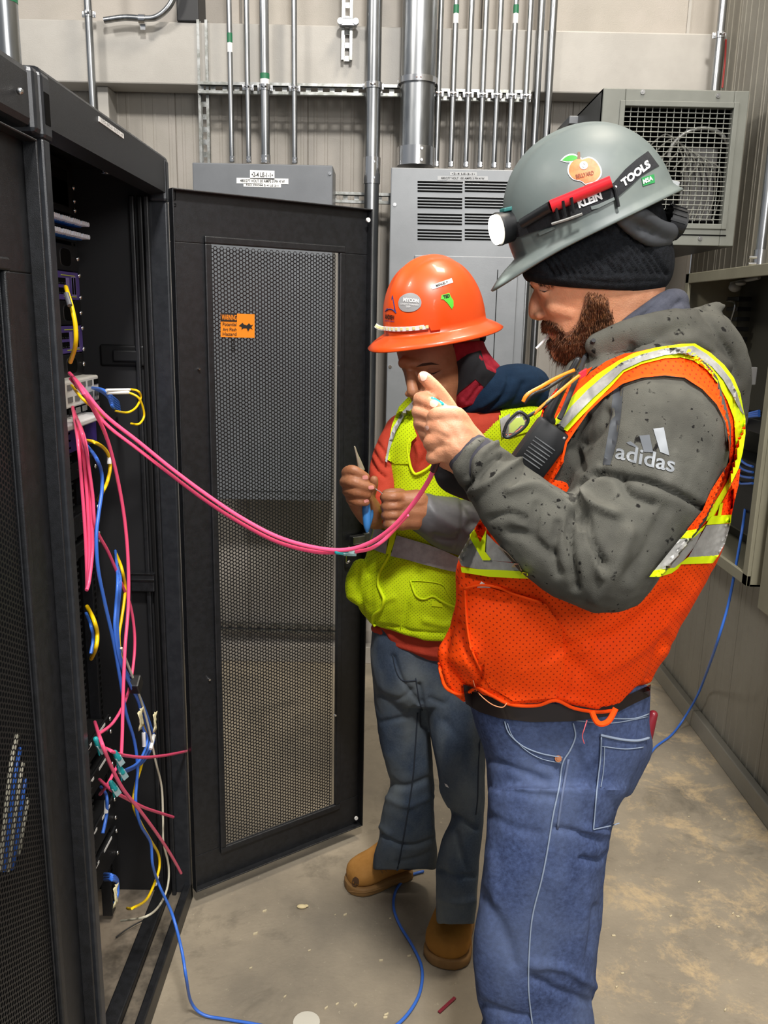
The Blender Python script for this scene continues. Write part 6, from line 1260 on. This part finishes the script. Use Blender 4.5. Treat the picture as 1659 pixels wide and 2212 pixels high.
folds(hd, [([(1020, 900), (1060, 880), (1090, 850), (1100, 810)], 6, .006), ([(1060, 900), (1110, 870), (1130, 830)], 7, .005), ([(1040, 880), (1075, 855), (1090, 825)], 6, -.004)])
meobj('hood', hd, mat('navy fleece', '14263a', .92, 0, '182c42', 20, .4, 600, spec=.15), P2_, True)
# jacket
jm = fuse([trloft([(905, 890, 1130, 860, YM, .10), (862, 915, 1185, 890, YM, .15), (845, 960, 1200, 940, YM, .16), (838, 1040, 1195, 1040, YM, .155), (830, 1150, 1180, 1150, YM, .15), (815, 1250, 1160, 1250, YM, .145), (808, 1330, 1150, 1330, YM, .145), (802, 1375, 1140, 1375, YM, .15), (825, 1405, 1120, 1405, YM, .152), (860, 1425, 1090, 1425, YM, .14)], 36, 2.35),
    chain([(868, 925, 2.01, 34), (842, 985, 2.0, 38), (834, 1040, 1.98, 38), (828, 1100, 1.95, 37), (812, 1105, 1.90, 32), (800, 1100, 1.885, 28)], 20)], .0045, 4)
folds(jm, [([(800, 995), (812, 1015), (830, 1030)], 4, .008), ([(806, 975), (822, 1000), (838, 1010)], 4, .006), ([(815, 958), (832, 980)], 4, .005), ([(812, 1130), (822, 1110), (826, 1080)], 4, .004), ([(900, 1020), (915, 990), (925, 975)], 4, .005), ([(895, 1040), (905, 1000), (900, 960)], 5, -.004), ([(810, 1350), (830, 1380), (840, 1410)], 5, .006), ([(850, 1400), (930, 1412), (1000, 1415)], 5, -.005)])
hemwarp(jm, 1350, 1425, [(780, 1352), (800, 1382), (845, 1412), (900, 1424), (950, 1428), (1050, 1425)])
rough_up(jm, .003, 16, (1, 1, 1), 21.)
bvJm = bvh_of(jm); jm_w = jm.copy(); meobj('jacket', jm, M_red, P2_, True)
slv = fuse([chain([(1150, 990, 2.03, 60), (1110, 1090, 1.98, 66), (1040, 1140, 1.92, 64), (975, 1132, 1.87, 60), (935, 1118, 1.845, 50), (918, 1112, 1.84, 44)], 22)], .0045, 4)
folds(slv, [([(925, 1075), (940, 1110), (980, 1140), (1020, 1150)], 12, -.006), ([(940, 1160), (980, 1165), (1020, 1130)], 9, .006), ([(995, 1070), (1000, 1120), (985, 1190)], 5, .004), ([(1005, 1090), (1030, 1130)], 7, .005)])
meobj('grey_sleeve', slv, M_gs, P2_, True)
# vest
vm = trloft([(880, 890, 1150, 870, YM, .12), (860, 912, 1187, 888, YM, .155), (842, 950, 1198, 930, YM, .166), (836, 985, 1195, 960, YM, .165), (832, 1030, 1196, 1020, YM, .168), (822, 1090, 1190, 1090, YM, .166), (806, 1150, 1185, 1150, YM, .166), (792, 1200, 1180, 1200, YM, .168), (776, 1250, 1176, 1250, YM, .172), (770, 1290, 1170, 1290, YM, .18), (776, 1330, 1165, 1330, YM, .18), (786, 1360, 1160, 1360, YM, .178), (800, 1388, 1150, 1388, YM, .174)], 40, 2.35, 4)
flap = chain([(780, 1228, 1.98, 20), (772, 1262, 1.98, 27), (778, 1300, 1.98, 26), (790, 1322, 1.98, 18)], 16)
vme = fuse([vm, flap], .0042, 5)
hemwarp(vme, 1290, 1390, [(740, 1310), (780, 1338), (812, 1350), (870, 1372), (915, 1384), (960, 1387), (1020, 1378), (1100, 1370)])
folds(vme, [([(776, 1215), (774, 1260), (782, 1310), (788, 1335)], 4, .006), ([(800, 1240), (830, 1220), (840, 1200)], 7, .005), ([(812, 1320), (830, 1300), (850, 1290)], 7, -.004), ([(900, 1240), (880, 1290), (870, 1350)], 10, .005), ([(940, 1290), (980, 1330), (1010, 1340)], 12, .006), ([(920, 1340), (960, 1350), (990, 1340)], 8, -.005), ([(840, 1040), (850, 1100), (835, 1140)], 7, .004), ([(850, 1230), (900, 1210)], 8, -.004), ([(820, 1350), (880, 1362), (960, 1370)], 4, .004)])
rough_up(vme, .0035, 12, (1, 1, 1), 31.)
bvVm = bvh_of(vme); bvMJ = bvh_of(fuse([vm], .007, 8), jm_w); bvVs = bvh_of(fuse([vm], .007, 8))
# the vest body is open at the neck: cut a V where the red jacket shows
bmx = bmesh.new(); bmx.from_mesh(vme)
PV = np.array([v.co[:] for v in bmx.verts]); uu, vv, dd = projnp(PV)
neck = z3([(690, -500), (690, -260), (650, -40), (672, 130), (684, 205), (700, 262), (728, 305), (765, 303), (830, 268), (880, 228), (960, 215), (1099, 166), (1300, -20), (1472, -187), (1514, -332), (1514, -500)])
def inpoly(u, v, pl):
    c = np.zeros(u.shape, bool); j = len(pl)-1
    for i in range(len(pl)):
        (xi, yi), (xj, yj) = pl[i], pl[j]; c ^= ((yi > v) != (yj > v)) & (u < (xj-xi)*(v-yi)/(yj-yi+1e-9)+xi); j = i
    return c
cut = inpoly(uu, vv, neck); bmesh.ops.delete(bmx, geom=[v for v, k in zip(list(bmx.verts), cut) if k], context='VERTS'); bmx.to_mesh(vme); bmx.free()
VS2 = meobj('vest', vme, M_li, P2_, True)
seam(z3([(690, -10), (665, 60), (675, 150), (684, 210), (700, 262), (728, 305), (765, 303), (830, 268), (880, 228)]), bvMJ, VS2, .0035, .003, M_lib, 1.9, 'neck_binding')
ys = 1.95
patch('vest_strap', z1([(372, 1560), (392, 1480), (420, 1320), (470, 1190), (560, 1095), (592, 1115), (592, 1180), (578, 1250), (575, 1330), (600, 1400), (560, 1440), (548, 1540), (552, 1600), (440, 1600)]), bvMJ, M_li, VS2, .006, .003, 7, ys)
patch('reflective_strip', z1([(372, 1580), (398, 1430), (425, 1345), (495, 1225), (590, 1125), (594, 1175), (505, 1262), (448, 1365), (402, 1500), (385, 1590)]), bvMJ, M_si, VS2, .012, .002, 6, ys)
patch('reflective_strip', [(1080, 905), (1102, 893), (1100, 935), (1084, 945)], bvMJ, M_si, VS2, .006, .002, 6, ys); patch('vest_strap', [(1098, 896), (1135, 880), (1150, 930), (1100, 945)], bvMJ, M_li, VS2, .005, .002, 7, ys)
patch('reflective_strip', z3([(366, 788), (440, 806), (500, 826), (468, 1022), (400, 1000), (322, 966)]), bvVs, M_si, VS2, .008, .002, 7, ys)
patch('zip_guard', z3([(512, 812), (568, 812), (545, 920), (508, 1025), (470, 1022), (495, 920)]), bvVs, M_lib, VS2, .0105, .002, 7, ys)
patch('reflective_strip', z3([(566, 856), (700, 895), (850, 940), (1000, 998), (1150, 1070), (1170, 1200), (1000, 1165), (800, 1115), (650, 1072), (512, 1042)]), bvVs, M_si, VS2, .008, .002, 7, ys)
seam(z3([(520, 1000), (470, 1090), (415, 1190), (400, 1290), (430, 1370), (452, 1430), (430, 1510), (365, 1570), (350, 1630), (375, 1668)]), bvVm, VS2, .004, .003, M_lib, ys, 'zip')
seam(z3([(690, 1262), (712, 1330), (745, 1400), (810, 1428), (890, 1402), (960, 1440), (1040, 1480), (1110, 1500)]), bvVm, VS2, .0028, .002, M_lib, ys, 'pocket_edge')
seam(z3([(700, 1262), (850, 1270), (980, 1300), (1030, 1380), (1100, 1480)]), bvVm, VS2, .0015, .002, M_lib, ys, 'pocket_edge')
seam(z3([(690, 1270), (660, 1360), (640, 1500), (600, 1700)]), bvVm, VS2, .0013, .001, M_lib, ys, 'pocket_edge')
patch('pocket_tab', z3([(880, 1490), (980, 1500), (975, 1470), (900, 1440), (885, 1450)]), bvVm, M_lib, VS2, .003, .001, 8, ys)
# jeans
jl = legloft([(800, 950, 1400, 2.05, .10), (803, 948, 1450, 2.05, .10), (808, 938, 1510, 2.05, .098), (814, 930, 1560, 2.06, .092), (822, 932, 1610, 2.07, .086), (834, 936, 1660, 2.08, .08), (843, 938, 1695, 2.09, .078), (832, 936, 1730, 2.10, .08), (822, 938, 1780, 2.12, .082), (818, 942, 1815, 2.13, .085), (808, 944, 1845, 2.14, .088), (806, 942, 1878, 2.15, .088)], [])
jr = legloft([(925, 1060, 1400, 2.02, .11), (925, 1056, 1450, 2.02, .11), (922, 1052, 1510, 2.01, .105), (928, 1050, 1570, 2.0, .10), (938, 1048, 1640, 1.97, .092), (955, 1048, 1710, 1.95, .085), (975, 1046, 1760, 1.94, .08), (955, 1042, 1810, 1.93, .085), (944, 1036, 1860, 1.925, .09), (942, 1032, 1910, 1.92, .092), (942, 1028, 1960, 1.92, .09), (944, 1024, 1995, 1.92, .088)], [])
jmj = fuse([jl, jr, trloft([(812, 1330, 1070, 1330, YM, .13), (802, 1380, 1065, 1380, YM, .135), (802, 1440, 1060, 1440, YM, .135), (815, 1500, 1050, 1500, YM, .13), (850, 1530, 1020, 1530, YM, .12)], 30, 2.4)], .0045, 4)
folds(jmj, [([(905, 1480), (912, 1520), (914, 1570)], 5, .008), ([(850, 1420), (870, 1470), (905, 1520)], 6, .006), ([(815, 1500), (860, 1510), (890, 1490)], 6, .004), ([(825, 1560), (870, 1550), (895, 1530)], 6, .004), ([(840, 1690), (880, 1700), (930, 1680)], 8, .007), ([(830, 1720), (880, 1740), (935, 1720)], 8, -.005), ([(820, 1800), (860, 1825), (900, 1826), (940, 1810)], 5, .009), ([(815, 1780), (840, 1800)], 6, -.006), ([(855, 1862), (900, 1855), (935, 1840)], 6, .004), ([(958, 1745), (990, 1765), (1030, 1790)], 6, .009), ([(950, 1700), (970, 1740)], 7, -.006), ([(985, 1800), (1000, 1850), (1012, 1880)], 6, .006), ([(948, 1880), (980, 1895), (1025, 1892)], 6, .009), ([(950, 1940), (990, 1950), (1020, 1945)], 8, -.005), ([(975, 1500), (960, 1520), (930, 1510)], 6, .004), ([(960, 1560), (1000, 1600), (1040, 1610)], 9, .004)])
rough_up(jmj, .0035, 12, (1, 1, .8), 41.)
bvNm = bvh_of(jmj); JN2 = meobj('jeans', jmj, M_jn2, P2_, True)
M_st2 = mat('dark seam', '28303c', .9); sm2 = lambda pl, r=.0016, m=M_st2: seam(pl, bvNm, JN2, r, .001, m, 1.95)
sm2([(902, 1540), (898, 1600), (892, 1680), (880, 1760), (868, 1830), (858, 1880)], .0022); sm2([(1040, 1560), (1034, 1640), (1032, 1720), (1028, 1760)], .002); sm2([(848, 1415), (856, 1450), (870, 1470), (900, 1470)], .0014); sm2([(898, 1465), (905, 1510), (912, 1535)], .0016)
patch('worn_hole', [(960, 1692), (966, 1695), (970, 1702), (963, 1699)], bvNm, M_white, JN2, .001, .001, 3, 1.95)
M_tan = mat('tan nubuck leather', 'b98545', .75, 0, 'a87638', 9, .3, 300, spec=.25); M_tsole = mat('tan rubber sole', '8f6a3c', .7)
h_, t_ = Z(884, 1884, 0), Z(752, 1922, 0)
bb, bo_ = boot('boot', P2_, h_, t_, M_tan, M_tsole, .15, .052)
patch('oil_stain', [(762, 1898), (768, 1894), (775, 1900), (774, 1912), (765, 1915), (760, 1908)], bb, mat('dark oil stain', '5a3f28', .7), bo_, .0008, .0006, 4, 2.1, curve=True)
for k in range(3): seam([(808+k*9, 1862-k*2), (818+k*9, 1872-k*2), (826+k*9, 1886-k*4)], bb, bo_, .0016, .001, MC['tan rubber sole'], 2.1, 'boot_lace')
seam([(752, 1925), (790, 1928), (830, 1916), (880, 1896)], bb, bo_, .0012, .001, MC['tan rubber sole'], 2.1, 'welt_stitch')
h_, t_ = Z(990, 1985, 0)+Vector((0, 0, 0)), Z(958, 2092, 0)
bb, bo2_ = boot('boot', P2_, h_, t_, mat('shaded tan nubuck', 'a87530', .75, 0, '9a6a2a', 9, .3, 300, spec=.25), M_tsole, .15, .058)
# ---- orange full-brim hard hat
c, f, s, u = hatframe((940, 704), YH, 11, math.radians(32))
H2 = thing('hard_hat', 'bright orange full-brim hard hat with stickers, worn by the worker in the lime vest', 'hard hat', c)
def br2(th):
    a = abs((th+math.pi) % (2*math.pi)-math.pi); return .036+.010*math.exp(-(a/.6)**2)+.004*math.exp(-((a-math.pi)/.5)**2)
M_oh = mat('orange hard hat plastic', 'f2581a', .35, 0, 'ea5216', 6, .05, 40, coat=.2)
me2 = hatshell(c, f, s, u, .120, .120, .108, .148, br2, M_oh, 'shell', .008, power=2.2)
bvO = bvh_of(me2); o = meobj('shell', me2, M_oh, H2, True); so = o.modifiers.new('s', 'SOLIDIFY'); so.thickness = .003; so.offset = -1
sfo = lambda off: (lambda p: lift(bvO, p.x, p.y, off, 1.9))
nl_ = patch('name_label', z1([(697, 320), (848, 268), (860, 298), (710, 350)]), bvO, M_white, H2, .0015, .0008, 6, 1.9)
letter('lettering', 'MANUEL P', z1([(738, 332), (822, 303), (818, 286), (734, 312)]), sfo(.003), M_ink, nl_, .02)
ss_ = patch('silver_sticker', z1([(465, 440), (480, 405), (520, 380), (565, 375), (605, 392), (630, 430), (625, 470), (590, 500), (545, 511), (500, 505), (472, 480)]), bvO, mat('silver sticker', 'b4b4b4', .35, .3), H2, .0015, .0008, 5, 1.9, curve=True)
letter('lettering', 'MYCON', z1([(500, 436), (612, 446), (612, 418), (502, 406)]), sfo(.003), M_white, ss_, .06)
letter('lettering', 'SAFETY TRAINED', z1([(482, 458), (612, 466), (612, 454), (482, 446)]), sfo(.003), M_white, ss_, .01)
letter('lettering', '2019', z1([(520, 478), (552, 480), (552, 466), (520, 464)]), sfo(.003), M_white, ss_, .03)
gs_ = patch('green_sticker', z1([(776, 390), (832, 374), (842, 400), (862, 430), (862, 470), (850, 490), (818, 446), (790, 420), (772, 420)]), bvO, mat('lime green sticker', '5fd63c', .5), H2, .0015, .0008, 5, 1.9)
letter('lettering', 'TED', z1([(792, 416), (838, 402), (832, 380), (786, 392)]), sfo(.003), M_ink, gs_, .04)
P3, Fc = [(425, 388), (374, 502), (385, 500), (424, 412), (440, 516), (450, 520)], [(0, 1, 2, 3), (0, 3, 4, 5)]
tl_ = mesh('triangle_logo', [sfo(.0015)(Vector(q)) for q in z1(P3)], Fc, mat('navy print', '2d3a7c', .5), H2)
seam(z1([(372, 505), (400, 490), (425, 495), (450, 518)]), bvO, H2, .0011, .0012, MC['navy print'], 1.9, 'logo_arc')
letter('lettering', 'ANDREW', z1([(370, 562), (438, 568), (438, 536), (370, 524)]), sfo(.0015), M_ink, tl_, .03)
letter('lettering', 'ELECTRIC COMPANY', z1([(370, 578), (438, 584), (438, 574), (370, 568)]), sfo(.0015), MC['navy print'], tl_, .02)
# led strip round the front
Q = [lift(bvO, a, b, .003, 1.9) for a, b in spl(z1([(302, 605), (330, 622), (380, 630), (450, 634), (560, 630), (682, 616)]), 8)]
t = thing('led_strip', 'white light strip tape stuck round the front of the orange hard hat', 'light strip', Q[20])
g = G()
for a_, b_ in zip(Q[:-1], Q[1:]):
    dd_ = (b_-a_); n_ = (CP-a_).normalized(); g.obox((a_+b_)/2, dd_, n_, dd_.cross(n_), (dd_.length*.52, .0008, .0048))
g.obj('strip', M_white, t)
for k in range(3, len(Q)-1, 3):
    a_ = Q[k]; dd_ = Q[k+1]-Q[k] if k+1 < len(Q) else Q[k]-Q[k-1]; n_ = (CP-a_).normalized(); g = G(); g.obox(a_+n_*.0014, dd_, n_, dd_.cross(n_), (.0032, .001, .003), .0004); g.obj('led_chip', mat('amber led chip', 'e8dfa0', .3), t)
patch('side_boss', z1([(650, 590), (665, 570), (735, 556), (768, 612), (768, 636), (700, 645), (690, 620), (652, 608)]), bvO, M_oh, H2, .004, .004, 6, 1.9)
g = G(); q_ = A(1043, 728, 1.96); g.ball(q_, .011, 8, (.7, .8, 1.2)); g.obj('ratchet_knob', M_rubber, H2, True)
# ---- pliers in the right hand
t = thing('pliers', 'long nose pliers with blue grips held by the worker in the lime vest', 'pliers', A(782, 1060, 1.815))
M_bg = mat('blue grip', '3a7fc4', .4); M_pl = mat('dull tool steel', 'aaa693', .35, .35)
for pts, nm_, m_ in (([(786, 1040, 1.835, 5), (790, 1080, 1.82, 8), (792, 1110, 1.815, 9.5), (793, 1135, 1.81, 8), (793, 1147, 1.81, 4)], 'handle_grip', M_bg), ([(788, 1040, 1.845, 5), (797, 1080, 1.84, 6), (800, 1110, 1.835, 7), (798, 1132, 1.83, 4)], 'handle_grip', M_bg),
                     ([(779, 1016, 1.835, 5), (774, 995, 1.83, 3.4), (770, 980, 1.827, 2.2), (766, 965, 1.824, 1.6)], 'jaw', M_pl), ([(783, 1014, 1.84, 5), (777, 995, 1.835, 3), (771, 980, 1.83, 2), (767, 966, 1.826, 1.4)], 'jaw', M_pl), ([(776, 1014, 1.835, 8), (784, 1030, 1.835, 7)], 'pivot', M_pl)):
    V, Fc = chain(pts, 12); mesh(nm_, V, Fc, m_, t, True)
cable('wire_strand', [A(806, 1051, 1.79), A(814, 1058, 1.79), (A(822, 1063, 1.795)), A(830, 1072, 1.80)], .0011, mat('bare bright wire', 'c9cbd0', .3, .6), 'short stripped wire strand pinched between the hands of the worker in the lime vest', 'wire')
